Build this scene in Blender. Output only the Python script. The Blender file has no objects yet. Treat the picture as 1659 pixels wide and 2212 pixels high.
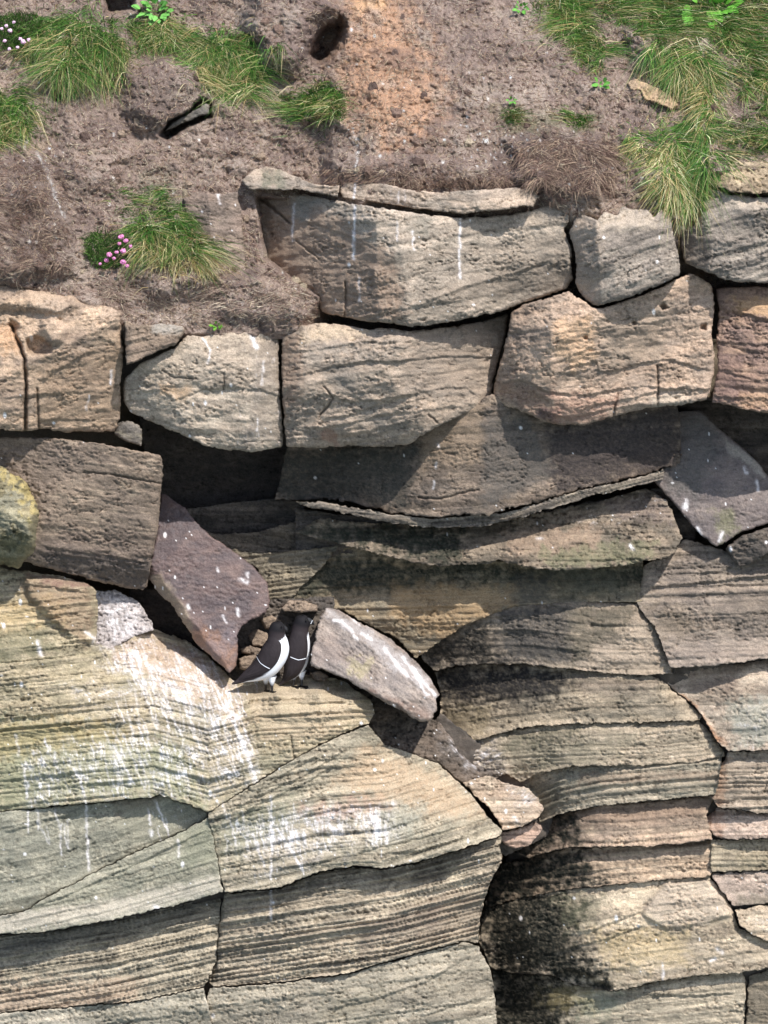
import bpy, math, random
import numpy as np
from mathutils import Vector, Matrix

# ------------------------------------------------------------------ camera, sky, sun, exposure
scene = bpy.context.scene
COL = scene.collection
PITCH = math.radians(14.0)      # the photographer stands across the cove, a little above the ledge
DIST = 18.0                     # metres to the cliff
SPAN = 4.0                      # metres of cliff across the frame (a razorbill is about 0.37 m tall)
UW, VH = 1659.0, 2212.0         # tracing grid: the photograph scaled to 1659 x 2212
CAM = np.array([0.0, -DIST*math.cos(PITCH), DIST*math.sin(PITCH)])
cam_d = bpy.data.cameras.new('camera'); cam = bpy.data.objects.new('camera', cam_d); COL.objects.link(cam)
cam.location = CAM; cam.rotation_euler = (math.pi/2-PITCH, 0, 0)
cam_d.sensor_fit = 'HORIZONTAL'; cam_d.sensor_width = 36.0; cam_d.lens = 36.0*DIST/SPAN
cam_d.clip_start = 0.5; cam_d.clip_end = 5000
scene.camera = cam

SUN_AZ, SUN_EL = math.radians(32.0), math.radians(52.0)    # behind the camera, to its right
sunv = Vector((math.sin(SUN_AZ)*math.cos(SUN_EL), -math.cos(SUN_AZ)*math.cos(SUN_EL), math.sin(SUN_EL)))
w = bpy.data.worlds.new('World'); scene.world = w; w.use_nodes = True
wn = w.node_tree.nodes; wl = w.node_tree.links
sky = wn.new('ShaderNodeTexSky'); sky.sky_type = 'NISHITA'; sky.sun_disc = False
sky.sun_elevation = SUN_EL; sky.sun_rotation = math.atan2(sunv.x, sunv.y)
bg = wn['Background']; bg.inputs['Strength'].default_value = 0.15
wl.new(sky.outputs['Color'], bg.inputs['Color'])
sl = bpy.data.lights.new('sun', 'SUN'); sl.energy = 4.0; sl.angle = math.radians(0.6); sl.color = (1.0, 0.965, 0.91)
so = bpy.data.objects.new('sun', sl); COL.objects.link(so)
so.rotation_euler = sunv.to_track_quat('Z', 'Y').to_euler(); so.location = sunv*40
scene.view_settings.view_transform = 'Standard'; scene.view_settings.look = 'None'
scene.view_settings.exposure = 0.46; scene.view_settings.gamma = 1.0
scene.view_settings.use_curve_mapping = False

# ------------------------------------------------------------------ helpers
K = SPAN/UW/DIST
def P(u, v, y):
    """tracing-grid pixel at a known depth y (metres into the cliff) -> world point"""
    u = np.asarray(u, float); v = np.asarray(v, float); y = np.asarray(y, float)
    a = (u-UW/2)*K; b = (VH/2-v)*K
    dy = math.cos(PITCH)+b*math.sin(PITCH); dz = -math.sin(PITCH)+b*math.cos(PITCH)
    t = (y-CAM[1])/dy
    return np.stack(np.broadcast_arrays(a*t, y, CAM[2]+dz*t), -1)

def lin(c):
    c = np.asarray(c, float)/255.0
    return np.where(c <= 0.04045, c/12.92, ((c+0.055)/1.055)**2.4)

def _h(ix, iy, seed):
    n = (ix.astype(np.int64)*374761393 + iy.astype(np.int64)*668265263 + seed*974711) & 0xFFFFFFFF
    n = ((n ^ (n >> 13))*1274126177) & 0xFFFFFFFF
    n = ((n ^ (n >> 16))*2246822519) & 0xFFFFFFFF
    return ((n ^ (n >> 15)) & 0xFFFF)/65535.0

def noise(x, y, seed=0):
    xi = np.floor(x); yi = np.floor(y); fx = x-xi; fy = y-yi
    xi = xi.astype(np.int64); yi = yi.astype(np.int64)
    sx = fx*fx*fx*(fx*(fx*6-15)+10); sy = fy*fy*fy*(fy*(fy*6-15)+10)
    def g(dx, dy):
        a = _h(xi+dx, yi+dy, seed)*2*np.pi
        return np.cos(a)*(fx-dx)+np.sin(a)*(fy-dy)
    n0 = g(0, 0)*(1-sx)+g(1, 0)*sx; n1 = g(0, 1)*(1-sx)+g(1, 1)*sx
    return (n0*(1-sy)+n1*sy)*1.5

def fbm(x, y, octv=4, seed=0, gain=0.5):
    r = 0; a = 1.0; t = 0
    for i in range(octv):
        r = r+a*noise(x*2**i, y*2**i, seed+i*17); t += a; a *= gain
    return r/t

def sst(a, b, x):
    t = np.clip((x-a)/(b-a), 0, 1); return t*t*(3-2*t)

def pdist(pts, U, V, closed=False):
    """distance to a polyline"""
    D = np.full(U.shape, 1e9); n = len(pts)
    for i in range(n if closed else n-1):
        ax, ay = pts[i]; bx, by = pts[(i+1) % n]
        ex, ey = bx-ax, by-ay; L = ex*ex+ey*ey+1e-9
        t = np.clip(((U-ax)*ex+(V-ay)*ey)/L, 0, 1)
        D = np.minimum(D, (U-ax-t*ex)**2+(V-ay-t*ey)**2)
    return np.sqrt(D)

def sdf(poly, U, V):
    """signed distance, positive inside"""
    n = len(poly); ins = np.zeros(U.shape, bool)
    for i in range(n):
        ax, ay = poly[i]; bx, by = poly[(i+1) % n]
        c = ((ay > V) != (by > V))
        if abs(by-ay) > 1e-9:
            ins ^= c & (U < (bx-ax)*(V-ay)/(by-ay)+ax)
    d = pdist(poly, U, V, True)
    return np.where(ins, d, -d)

def rbf(ctrl, U, V):
    c = np.array(ctrl, float); n = len(c)
    r = np.hypot(c[:, None, 0]-c[None, :, 0], c[:, None, 1]-c[None, :, 1])
    A = np.zeros((n+1, n+1)); A[:n, :n] = r; A[:n, n] = 1; A[n, :n] = 1
    s = np.linalg.solve(A+np.eye(n+1)*1e-6, np.append(c[:, 2], 0))
    o = np.full(U.shape, s[n])
    for i in range(n):
        o = o+s[i]*np.hypot(U-c[i, 0], V-c[i, 1])
    return o

def beds(wv, U, seed, tmin, tmax):
    """weathered bedding: returns protrusion 0..1, tone -1..1 for each point of bed coordinate wv"""
    rng = np.random.RandomState(seed)
    lo, hi = wv.min()-50, wv.max()+50
    b = [lo]
    while b[-1] < hi:
        b.append(b[-1]+tmin+(tmax-tmin)*rng.rand()**1.8)
    b = np.array(b); n = len(b); off = rng.rand(n)**1.3; tone = rng.rand(n)*2-1
    i = np.clip(np.searchsorted(b, wv)-1, 0, n-2)
    t = wv-b[i]; th = b[i+1]-b[i]
    o = off[i]+0.55*noise(U/170.0, i*7.31, seed+5)+0.25*noise(U/45.0, i*3.77, seed+9)
    e = np.minimum(t, th-t)
    edge = 1-np.exp(-e/1.6)
    p = (o*0.8+0.2*(t/th))*(0.35+0.65*edge)
    return p, tone[i]+0.5*noise(U/120.0, i*5.1, seed+3)

# ------------------------------------------------------------------ materials
def nmat(name):
    m = bpy.data.materials.new(name); m.use_nodes = True
    return m, m.node_tree.nodes, m.node_tree.links, m.node_tree.nodes['Principled BSDF']

def attr_mat(name, rough=0.9, spec=0.25, bumps=((220, 0.25, 0.003), (700, 0.15, 0.0015)), vary=0.35, scale=160.0, aniso=(1, 1, 1)):
    """procedural mineral / plant material: tone carried by the mesh's own colour layer, broken up by noise, with fine relief"""
    m, n, l, b = nmat(name)
    at = n.new('ShaderNodeAttribute'); at.attribute_name = 'tone'
    tc = n.new('ShaderNodeTexCoord'); mp = n.new('ShaderNodeMapping'); mp.inputs['Scale'].default_value = aniso
    l.new(tc.outputs['Object'], mp.inputs['Vector'])
    nz = n.new('ShaderNodeTexNoise'); nz.inputs['Scale'].default_value = scale; nz.inputs['Detail'].default_value = 5
    l.new(mp.outputs['Vector'], nz.inputs['Vector'])
    mr = n.new('ShaderNodeMapRange'); mr.inputs['From Min'].default_value = 0.25; mr.inputs['From Max'].default_value = 0.75
    mr.inputs['To Min'].default_value = 1-vary; mr.inputs['To Max'].default_value = 1+vary
    l.new(nz.outputs['Fac'], mr.inputs['Value'])
    mx = n.new('ShaderNodeMix'); mx.data_type = 'RGBA'; mx.blend_type = 'MULTIPLY'; mx.inputs['Factor'].default_value = 1.0
    l.new(at.outputs['Color'], mx.inputs[6]); l.new(mr.outputs['Result'], mx.inputs[7])
    l.new(mx.outputs[2], b.inputs['Base Color'])
    b.inputs['Roughness'].default_value = rough; b.inputs['Specular IOR Level'].default_value = spec
    prev = None
    for sc, st, ds in bumps:
        t = n.new('ShaderNodeTexNoise'); t.inputs['Scale'].default_value = sc; t.inputs['Detail'].default_value = 4
        l.new(mp.outputs['Vector'], t.inputs['Vector'])
        bp = n.new('ShaderNodeBump'); bp.inputs['Strength'].default_value = min(1.0, st*2); bp.inputs['Distance'].default_value = ds*2
        l.new(t.outputs['Fac'], bp.inputs['Height'])
        if prev: l.new(prev.outputs['Normal'], bp.inputs['Normal'])
        prev = bp
    if prev: l.new(prev.outputs['Normal'], b.inputs['Normal'])
    return m

M_ROCK = attr_mat('sandstone', 0.92, 0.2, ((110, 0.3, 0.005), (380, 0.3, 0.0022)), 0.42, 150.0, (1, 1, 2.2))
M_SLAB = attr_mat('ironstone', 0.55, 0.45, ((90, 0.25, 0.004), (420, 0.25, 0.0015)), 0.30, 150.0)
M_SOIL = attr_mat('peaty_soil', 0.97, 0.1, ((150, 0.5, 0.006), (520, 0.5, 0.003)), 0.5, 230.0)
M_GRASS = attr_mat('grass_blades', 0.6, 0.25, (), 0.15, 60.0)
M_LEAF = attr_mat('plant_leaves', 0.5, 0.4, (), 0.12, 90.0)
M_BIRD = attr_mat('plumage', 0.75, 0.2, ((260, 0.12, 0.0012),), 0.10, 220.0, (1, 1, 0.4))
M_HORN = attr_mat('bill_and_feet', 0.45, 0.4, ((500, 0.2, 0.0008),), 0.12, 300.0)

def set_props(o, label=None, cat=None, group=None, kind=None):
    if label: o['label'] = label
    if cat: o['category'] = cat
    if group: o['group'] = group
    if kind: o['kind'] = kind
    return o

def mesh_obj(name, verts, quads, tris, tone, mat, parent=None, origin=None, smooth=True):
    verts = np.asarray(verts, float)
    if origin is None: origin = np.zeros(3)
    origin = np.asarray(origin, float)
    me = bpy.data.meshes.new(name)
    nq = 0 if quads is None else len(quads); nt = 0 if tris is None else len(tris)
    loops = np.concatenate([np.asarray(quads, np.int32).ravel() if nq else np.zeros(0, np.int32),
                            np.asarray(tris, np.int32).ravel() if nt else np.zeros(0, np.int32)])
    me.vertices.add(len(verts)); me.vertices.foreach_set('co', (verts-origin).astype(np.float32).ravel())
    me.loops.add(len(loops)); me.loops.foreach_set('vertex_index', loops.astype(np.int32))
    me.polygons.add(nq+nt)
    ls = np.concatenate([np.arange(nq)*4, nq*4+np.arange(nt)*3]).astype(np.int32)
    me.polygons.foreach_set('loop_start', ls)
    me.polygons.foreach_set('use_smooth', np.full(nq+nt, smooth))
    me.update(calc_edges=True)
    if tone is not None:
        a = me.color_attributes.new('tone', 'FLOAT_COLOR', 'POINT')
        c = np.ones((len(verts), 4), np.float32); c[:, :3] = tone
        a.data.foreach_set('color', c.ravel())
    me.materials.append(mat)
    o = bpy.data.objects.new(name, me); COL.objects.link(o)
    if parent is not None:
        o.parent = parent; pl = Vector((0, 0, 0)); q = parent
        while q is not None:
            pl += q.location; q = q.parent
        o.location = Vector(origin)-pl
    else:
        o.location = origin
    return o

def empty(name, loc, label=None, cat=None, group=None, kind=None):
    o = bpy.data.objects.new(name, None); COL.objects.link(o); o.location = loc
    o.empty_display_size = 0.1
    return set_props(o, label, cat, group, kind)

# ------------------------------------------------------------------ rock builder
STEP = 2.4
SAT = .74
SURF = {}          # key -> sampler of a built surface: (u, v) -> depth y

def wobble(U, V, amp):
    du = amp*(fbm(U/26.0, V/26.0, 3, 11)+0.5*noise(U/7.0, V/7.0, 13))
    dv = amp*(fbm(U/26.0, V/26.0, 3, 41)+0.5*noise(U/7.0, V/7.0, 43))
    return du, dv

def paint(tone, U, V, col, m):
    m = np.clip(m, 0, 1)[..., None]
    return tone*(1-m)+lin(col)*m

def region(poly, U, V, soft=12.0, ragged=14.0, seed=0):
    return sst(-soft, soft, sdf(poly, U, V)+ragged*fbm(U/22.0, V/22.0, 4, 300+seed, 0.65)*1.6)

def rock(name, poly, label=None, cat='rock', key=None, parent=None, kind=None, group=None, mat=None,
         y=0.0, gx=0.0, gy=0.0, ctrl=None, folds=(), cracks=(), lips=(), bulges=(), holes=(),
         edge=(14, 0.03), back=0.4, inset=.9, wob=1.5, rough=1.0, relief=1.0,
         bed=None, curve=None, slope=0.0, fine=1.0, pits=0.0,
         cols=((180, 158, 130), (150, 136, 118), (198, 172, 140)), strata=0.15, speck=0.32,
         stains=(), guano=(), drips=(), flecks=0, seed=None, step=None, lipf=.32, edgef=.42, warp=1.0, under=None, dy=0.0, chip=2.8, facet=1.35, lines=1.0):
    seed = seed if seed is not None else (abs(int(poly[0][0]*7+poly[0][1]*13+len(poly)*101)) % 9973)
    g = step or STEP
    p = np.array(poly, float)
    u0, v0 = p.min(0)-10; u1, v1 = p.max(0)+10
    us = np.arange(u0, u1+g, g); vs = np.arange(v0, v1+g, g)
    U, V = np.meshgrid(us, vs)
    du, dv = wobble(U, V, wob)
    S = sdf(poly, U+du, V+dv)-inset
    cellv = _h(np.floor((U*.94+V*.34)/12.0).astype(np.int64), np.floor((V*.94-U*.34)/8.0).astype(np.int64), seed+18)
    cell2 = _h(np.floor((U*.8-V*.6)/26.0).astype(np.int64), np.floor((V*.8+U*.6)/21.0).astype(np.int64), seed+19)
    S = S-chip*(.75*np.maximum(cellv-.55, 0)/.45+.75*np.maximum(cell2-.6, 0)/.4)-.4*chip*np.abs(noise(U/11.0, V/9.0, seed+19))
    ins = S > 0
    cell = ins[:-1, :-1] | ins[1:, :-1] | ins[:-1, 1:] | ins[1:, 1:]
    used = np.zeros(U.shape, bool)
    used[:-1, :-1] |= cell; used[1:, :-1] |= cell; used[:-1, 1:] |= cell; used[1:, 1:] |= cell
    gv, gu = np.gradient(S, g); gl = gu*gu+gv*gv+0.05
    near = used & (S < 0.35*g)
    Uo = np.where(near, U-S*gu/gl, U); Vo = np.where(near, V-S*gv/gl, V)
    S = np.maximum(S, 0)
    idx = np.flatnonzero(used.ravel()); remap = np.full(U.size, -1, np.int64); remap[idx] = np.arange(len(idx))
    u = Uo.ravel()[idx]; v = Vo.ravel()[idx]; s = S.ravel()[idx]
    # ---- depth
    cu, cv = p.mean(0)
    Y = rbf(ctrl, u, v) if ctrl else np.full(u.shape, float(y))
    Y = Y+(u-cu)*gx*1e-3+(v-cv)*gy*1e-3
    wu = u+6*fbm(u/40.0, v/40.0, 2, seed); wv_ = v+6*fbm(u/40.0, v/40.0, 2, seed+77)
    for (a, b, c, d, r) in folds:
        L = math.hypot(c-a, d-b)
        q = ((wu-a)*(d-b)-(wv_-b)*(c-a))/L
        q = 0.5*(q+np.sqrt(q*q+16.0))-2.0
        Y = Y+np.maximum(q, 0)*r*1e-3
    r_, R_ = edge[0]*edgef, edge[1]*edgef
    r_ = r_*(1+.9*fbm(u/45.0, v/45.0, 3, seed+16)); R_ = R_*(1+1.1*fbm(u/38.0, v/38.0, 3, seed+17)); r_ = np.maximum(r_, 2.0)
    k = np.clip(s/r_, 0, 1); Y = Y+R_*(1-np.sqrt(np.clip(1-(1-k)**2, 0, 1)))
    Y = Y+dy
    if under:
        m_ = (S > 0); top = np.where(m_.any(0), vs[np.argmax(m_, 0)], v0); bot = np.where(m_.any(0), vs[len(vs)-1-np.argmax(m_[::-1], 0)], v1)
        tv = np.interp(u, us, top); bv_ = np.interp(u, us, bot); h_, L_ = under
        h_ = h_*(1+.8*fbm(u/120.0, 0*u+3.3, 3, seed+27))
        Y = Y+h_*np.exp(-np.maximum(v-tv, 0)/L_)-.3*h_*np.exp(-np.maximum(bv_-v, 0)/5.0)
    if facet > 0:
        rg = np.random.RandomState(seed+600); mx = None
        for i in range(int(6+min(len(u)/2600.0, 12))):
            j = rg.randint(len(u)); a_ = rg.randn(2)*.36e-3*facet
            pl = (wu-u[j])*a_[0]+(wv_-v[j])*a_[1]+rg.rand()*.012*facet
            mx = pl if mx is None else np.maximum(mx, pl)
        Y = Y+np.minimum(mx-np.percentile(mx, 15), .16*max(facet, .4))
    for (bp, h, e) in bulges:
        sd = sdf(bp, wu, wv_); Y = Y-h*sst(-e*0.35, e, sd)
    bc = np.interp(u, [c[0] for c in curve], [c[1] for c in curve]) if curve else slope*u
    W = v-bc+warp*(3.0*fbm(u/60.0, v/30.0, 3, seed+5)+1.2*noise(u/14.0, v/9.0, seed+6))
    tonev = np.zeros_like(u)
    if bed:
        tmin, tmax, amp = bed
        pr, tn = beds(W, u, seed+1, tmin, tmax)
        Y = Y-amp*pr; tonev = tonev+tn*strata
        pr2, tn2 = beds(W*1.0+2.0*noise(u/30.0, v/12.0, seed+31), u, seed+2, max(1.6, tmin*0.35), max(4.0, tmax*0.3))
        Y = Y-amp*0.28*fine*pr2; tonev = tonev+tn2*strata*0.5
    # weathering relief
    big = fbm(u/150.0, W/85.0, 3, seed+7)
    mid = fbm(u/46.0, W/22.0, 4, seed+8, 0.6)
    rid = 1-2*np.abs(fbm(u/34.0, W/13.0, 4, seed+9, 0.62))
    sml = fbm(u/9.0, W/4.6, 3, seed+10, 0.7)
    patchy = sst(-0.25, 0.35, fbm(u/95.0, v/60.0, 2, seed+12))
    Y = Y-relief*(0.022*big+0.011*mid+0.0065*rid*(0.4+patchy))-rough*0.0085*sml*(0.12+1.1*patchy**1.5)
    et = sst(.16, .5, fbm(u/22.0, W/6.5, 4, seed+15, .68)); Y = Y+rough*.012*et*(.15+patchy)
    ln = np.exp(-(fbm(u/75.0, W/26.0, 3, seed+25, .6)/.022)**2)*sst(-.1, .25, fbm(u/60.0, v/45.0, 2, seed+26))
    Y = Y+lines*.013*ln
    if pits > 0:
        pn = noise(u/7.0, v/6.0, seed+14); Y = Y+pits*sst(0.42, 0.62, pn)
    ck = np.zeros_like(u)
    for (wd, dp, pts) in cracks:
        d = pdist(pts, u+2.5*fbm(u/14.0, v/14.0, 3, seed+20), v+2.5*fbm(u/14.0, v/14.0, 3, seed+21))
        m = np.exp(-(d/wd)**2); Y = Y+dp*m; ck = np.maximum(ck, m)
    for (h, L, pts) in lips:
        h = h*lipf; L = L*.8
        xs = [q[0] for q in pts]; ys = [q[1] for q in pts]
        d = np.interp(u, xs, ys)+3.0*fbm(u/22.0, v/40.0, 3, seed+int(xs[0]))+1.2*noise(u/6.0, v/20.0, seed+3)-v
        tp = sst(xs[0]-2, xs[0]+25, u)*(1-sst(xs[-1]-25, xs[-1]+2, u))
        Y = Y-h*tp*np.where(d > 0, np.exp(-np.maximum(d, 0)/L), np.exp(np.minimum(d, 0)/1.3))
        Y = Y+0.35*h*tp*np.exp(-((d+4)/3.0)**2)
    for (hp, dp, e) in holes:
        Y = Y+dp*sst(-2, e, sdf(hp, wu, wv_))
    # ---- tone
    c1, c2, c3 = [lin(c) for c in cols]
    a = sst(-0.35, 0.35, fbm(u/110.0, W/55.0, 4, seed+40, 0.6))[:, None]
    b = sst(-0.1, 0.5, fbm(u/60.0, W/26.0, 4, seed+41, 0.65))[:, None]
    tone = c1*(1-a)+c2*a; tone = tone*(1-b*0.75)+c3*b*0.75
    sp = fbm(u/7.0, v/5.0, 3, seed+43, 0.8)
    tone = tone*np.clip(1+tonev+speck*1.5*sp+0.18*fbm(u/30.0, W/8.0, 3, seed+44), 0.35, 1.7)[:, None]
    grime = sst(0.18, 0.5, fbm(u/16.0, v/11.0, 4, seed+45, 0.75)+0.15*patchy)
    tone = tone*(1-0.42*grime)[:, None]
    tone = tone*(1-0.45*ck)[:, None]*(1-.36*et)[:, None]*(1-.4*ln*min(lines, 1))[:, None]
    for i, st in enumerate(stains):  # colour patches: real stains, plus painted shadows and lit areas
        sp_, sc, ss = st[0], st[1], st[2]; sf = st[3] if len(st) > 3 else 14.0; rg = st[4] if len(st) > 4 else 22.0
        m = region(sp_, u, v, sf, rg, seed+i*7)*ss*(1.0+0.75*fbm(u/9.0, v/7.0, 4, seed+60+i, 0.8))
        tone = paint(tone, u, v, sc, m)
    for i, gq in enumerate(guano):
        gp, ss, an, ww = gq[:4]
        m0 = sst(-25, 30, sdf(gp, u, v)+30*fbm(u/40.0, v/40.0, 3, seed+81+i))
        x = (u-an*v)
        xw = x+5*fbm(u/30.0, v/30.0, 3, seed+84+i)
        n1 = .75*fbm(xw/(ww*.6), v/(ww*6.5), 4, seed+82+i, 0.7)+0.75*fbm(u/34.0, v/26.0, 4, seed+83+i, 0.7)
        m = m0*np.clip(.22*sst(-.25-.3*ss, .45-.3*ss, n1)*min(1, ss*1.6)+.62*sst(0.30-0.5*ss, 0.72-0.5*ss, n1), 0, .84)
        tone = paint(tone, u, v, (238, 238, 240), m)
        Y = Y-0.0016*m
    for (wd, pts, ss) in drips:
        d = pdist(pts, u+3*noise(u/13.0, v/13.0, 91), v)
        al = 0.55+0.9*fbm(u/10.0, v/16.0, 3, seed+93+int(pts[0][0]), 0.8)
        m = np.exp(-(d/wd)**2)*np.clip(al*1.4, 0, 1)*ss
        tone = paint(tone, u, v, (238, 236, 234), m)
    if flecks:
        rng = np.random.RandomState(seed+500)
        for i in range(int(flecks*.8)):
            j = rng.randint(len(u)); rr = .8+2.6*rng.rand()**4; el = 0.5+rng.rand()*1.8
            near_ = (np.abs(u-u[j]) < 12) & (np.abs(v-v[j]) < 12)
            dd = np.hypot((u[near_]-u[j]), (v[near_]-v[j])/el)
            m = (1-sst(rr*0.7, rr*1.3, dd))*0.95
            tone[near_] = tone[near_]*(1-m[:, None])+lin((240, 238, 235))*m[:, None]
    lum = (tone*np.array([.25, .62, .13])).sum(1, keepdims=True); tone = lum+(tone-lum)*SAT
    tone = tone*np.array([1.03, .98, .985])
    tone = np.clip(tone, 0.006, 0.82)
    # ---- mesh
    X = P(u, v, Y)
    r, c = np.nonzero(cell); nc = U.shape[1]
    q = np.stack([remap[r*nc+c], remap[(r+1)*nc+c], remap[(r+1)*nc+c+1], remap[r*nc+c+1]], 1)
    e = np.concatenate([q[:, [0, 1]], q[:, [1, 2]], q[:, [2, 3]], q[:, [3, 0]]])
    key_e = np.sort(e, 1); code = key_e[:, 0]*len(idx)+key_e[:, 1]
    uq, inv, cnt = np.unique(code, return_inverse=True, return_counts=True)
    be = e[cnt[inv.ravel()] == 1]
    bv = np.unique(be); rm = np.full(len(idx), -1, np.int64); rm[bv] = np.arange(len(bv))
    gx_, gy_ = gu.ravel()[idx][bv], gv.ravel()[idx][bv]
    N0 = len(idx); nb = len(bv); rings = [X[bv]]
    for f, dd in ((1.2, 0.35), (3.0, 1.0)):
        jit = 1.5*noise(u[bv]/9.0, v[bv]/9.0+f*9, seed+70)
        rings.append(P(u[bv]+gx_*(f+jit), v[bv]+gy_*(f+jit), Y[bv]+back*dd))
    verts = np.concatenate([X]+rings)
    wq = []
    for k_ in range(2):
        a_ = N0+k_*nb; b_ = N0+(k_+1)*nb
        wq.append(np.stack([a_+rm[be[:, 1]], a_+rm[be[:, 0]], b_+rm[be[:, 0]], b_+rm[be[:, 1]]], 1))
    quads = np.concatenate([q]+wq)
    tn = np.concatenate([tone]+[tone[bv]]*3)
    mi = np.argmin(X[:, 2]); org = np.array([X[:, 0].mean(), X[:, 1].mean(), X[mi, 2]])
    o = mesh_obj(name, verts, quads, None, tn, mat or M_ROCK, parent, org)
    if parent is None:
        set_props(o, label, cat if kind is None else None, group, kind)
    elif label: o['label'] = label
    full = np.full(U.size, np.nan); full[idx] = Y; full = full.reshape(U.shape)
    if key: SURF[key] = (u0, v0, g, full)
    return o

def depth(key, u, v):
    u0, v0, g, F = SURF[key]
    u = np.asarray(u, float); v = np.asarray(v, float)
    x = np.clip((u-u0)/g, 0, F.shape[1]-1.001); y_ = np.clip((v-v0)/g, 0, F.shape[0]-1.001)
    i = x.astype(int); j = y_.astype(int); fx = x-i; fy = y_-j
    r = (F[j, i]*(1-fx)+F[j, i+1]*fx)*(1-fy)+(F[j+1, i]*(1-fx)+F[j+1, i+1]*fx)*fy
    return r

# ================================================================== THE SETTING
# ---- the rock mass behind everything (coarse, reaches well past the frame)
def backing():
    us = np.arange(-900, 2600, 12.0); vs = np.arange(380, 3300, 12.0)
    U, V = np.meshgrid(us, vs)
    Y = 1.15+0.10*fbm(U/200.0, V/110.0, 4, 901)+0*U
    out = sst(0, 160, np.maximum.reduce([-60-U, U-1720, V-2270]))
    Y = Y*(1-out)+(-0.30+0.16*fbm(U/260.0, V/90.0, 5, 905))*out
    pr, tn = beds(V+8*fbm(U/120.0, V/80.0, 3, 903), U, 902, 14, 60)
    Y = Y-0.05*pr
    tone = lin((120, 108, 92))*(1+0.3*tn)[..., None]*(1+0.3*fbm(U/30.0, V/20.0, 4, 907))[..., None]
    n, m = U.shape; I = np.arange(n*m).reshape(n, m)
    q = np.stack([I[:-1, :-1], I[1:, :-1], I[1:, 1:], I[:-1, 1:]], -1).reshape(-1, 4)
    X = P(U, V, Y).reshape(-1, 3)
    o = mesh_obj('cliff', X, q, None, np.clip(tone.reshape(-1, 3), .02, .6), M_ROCK, None, np.array([0, 0.6, X[:, 2].min()]))
    return set_props(o, kind='structure')
CLIFF = backing()

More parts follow.
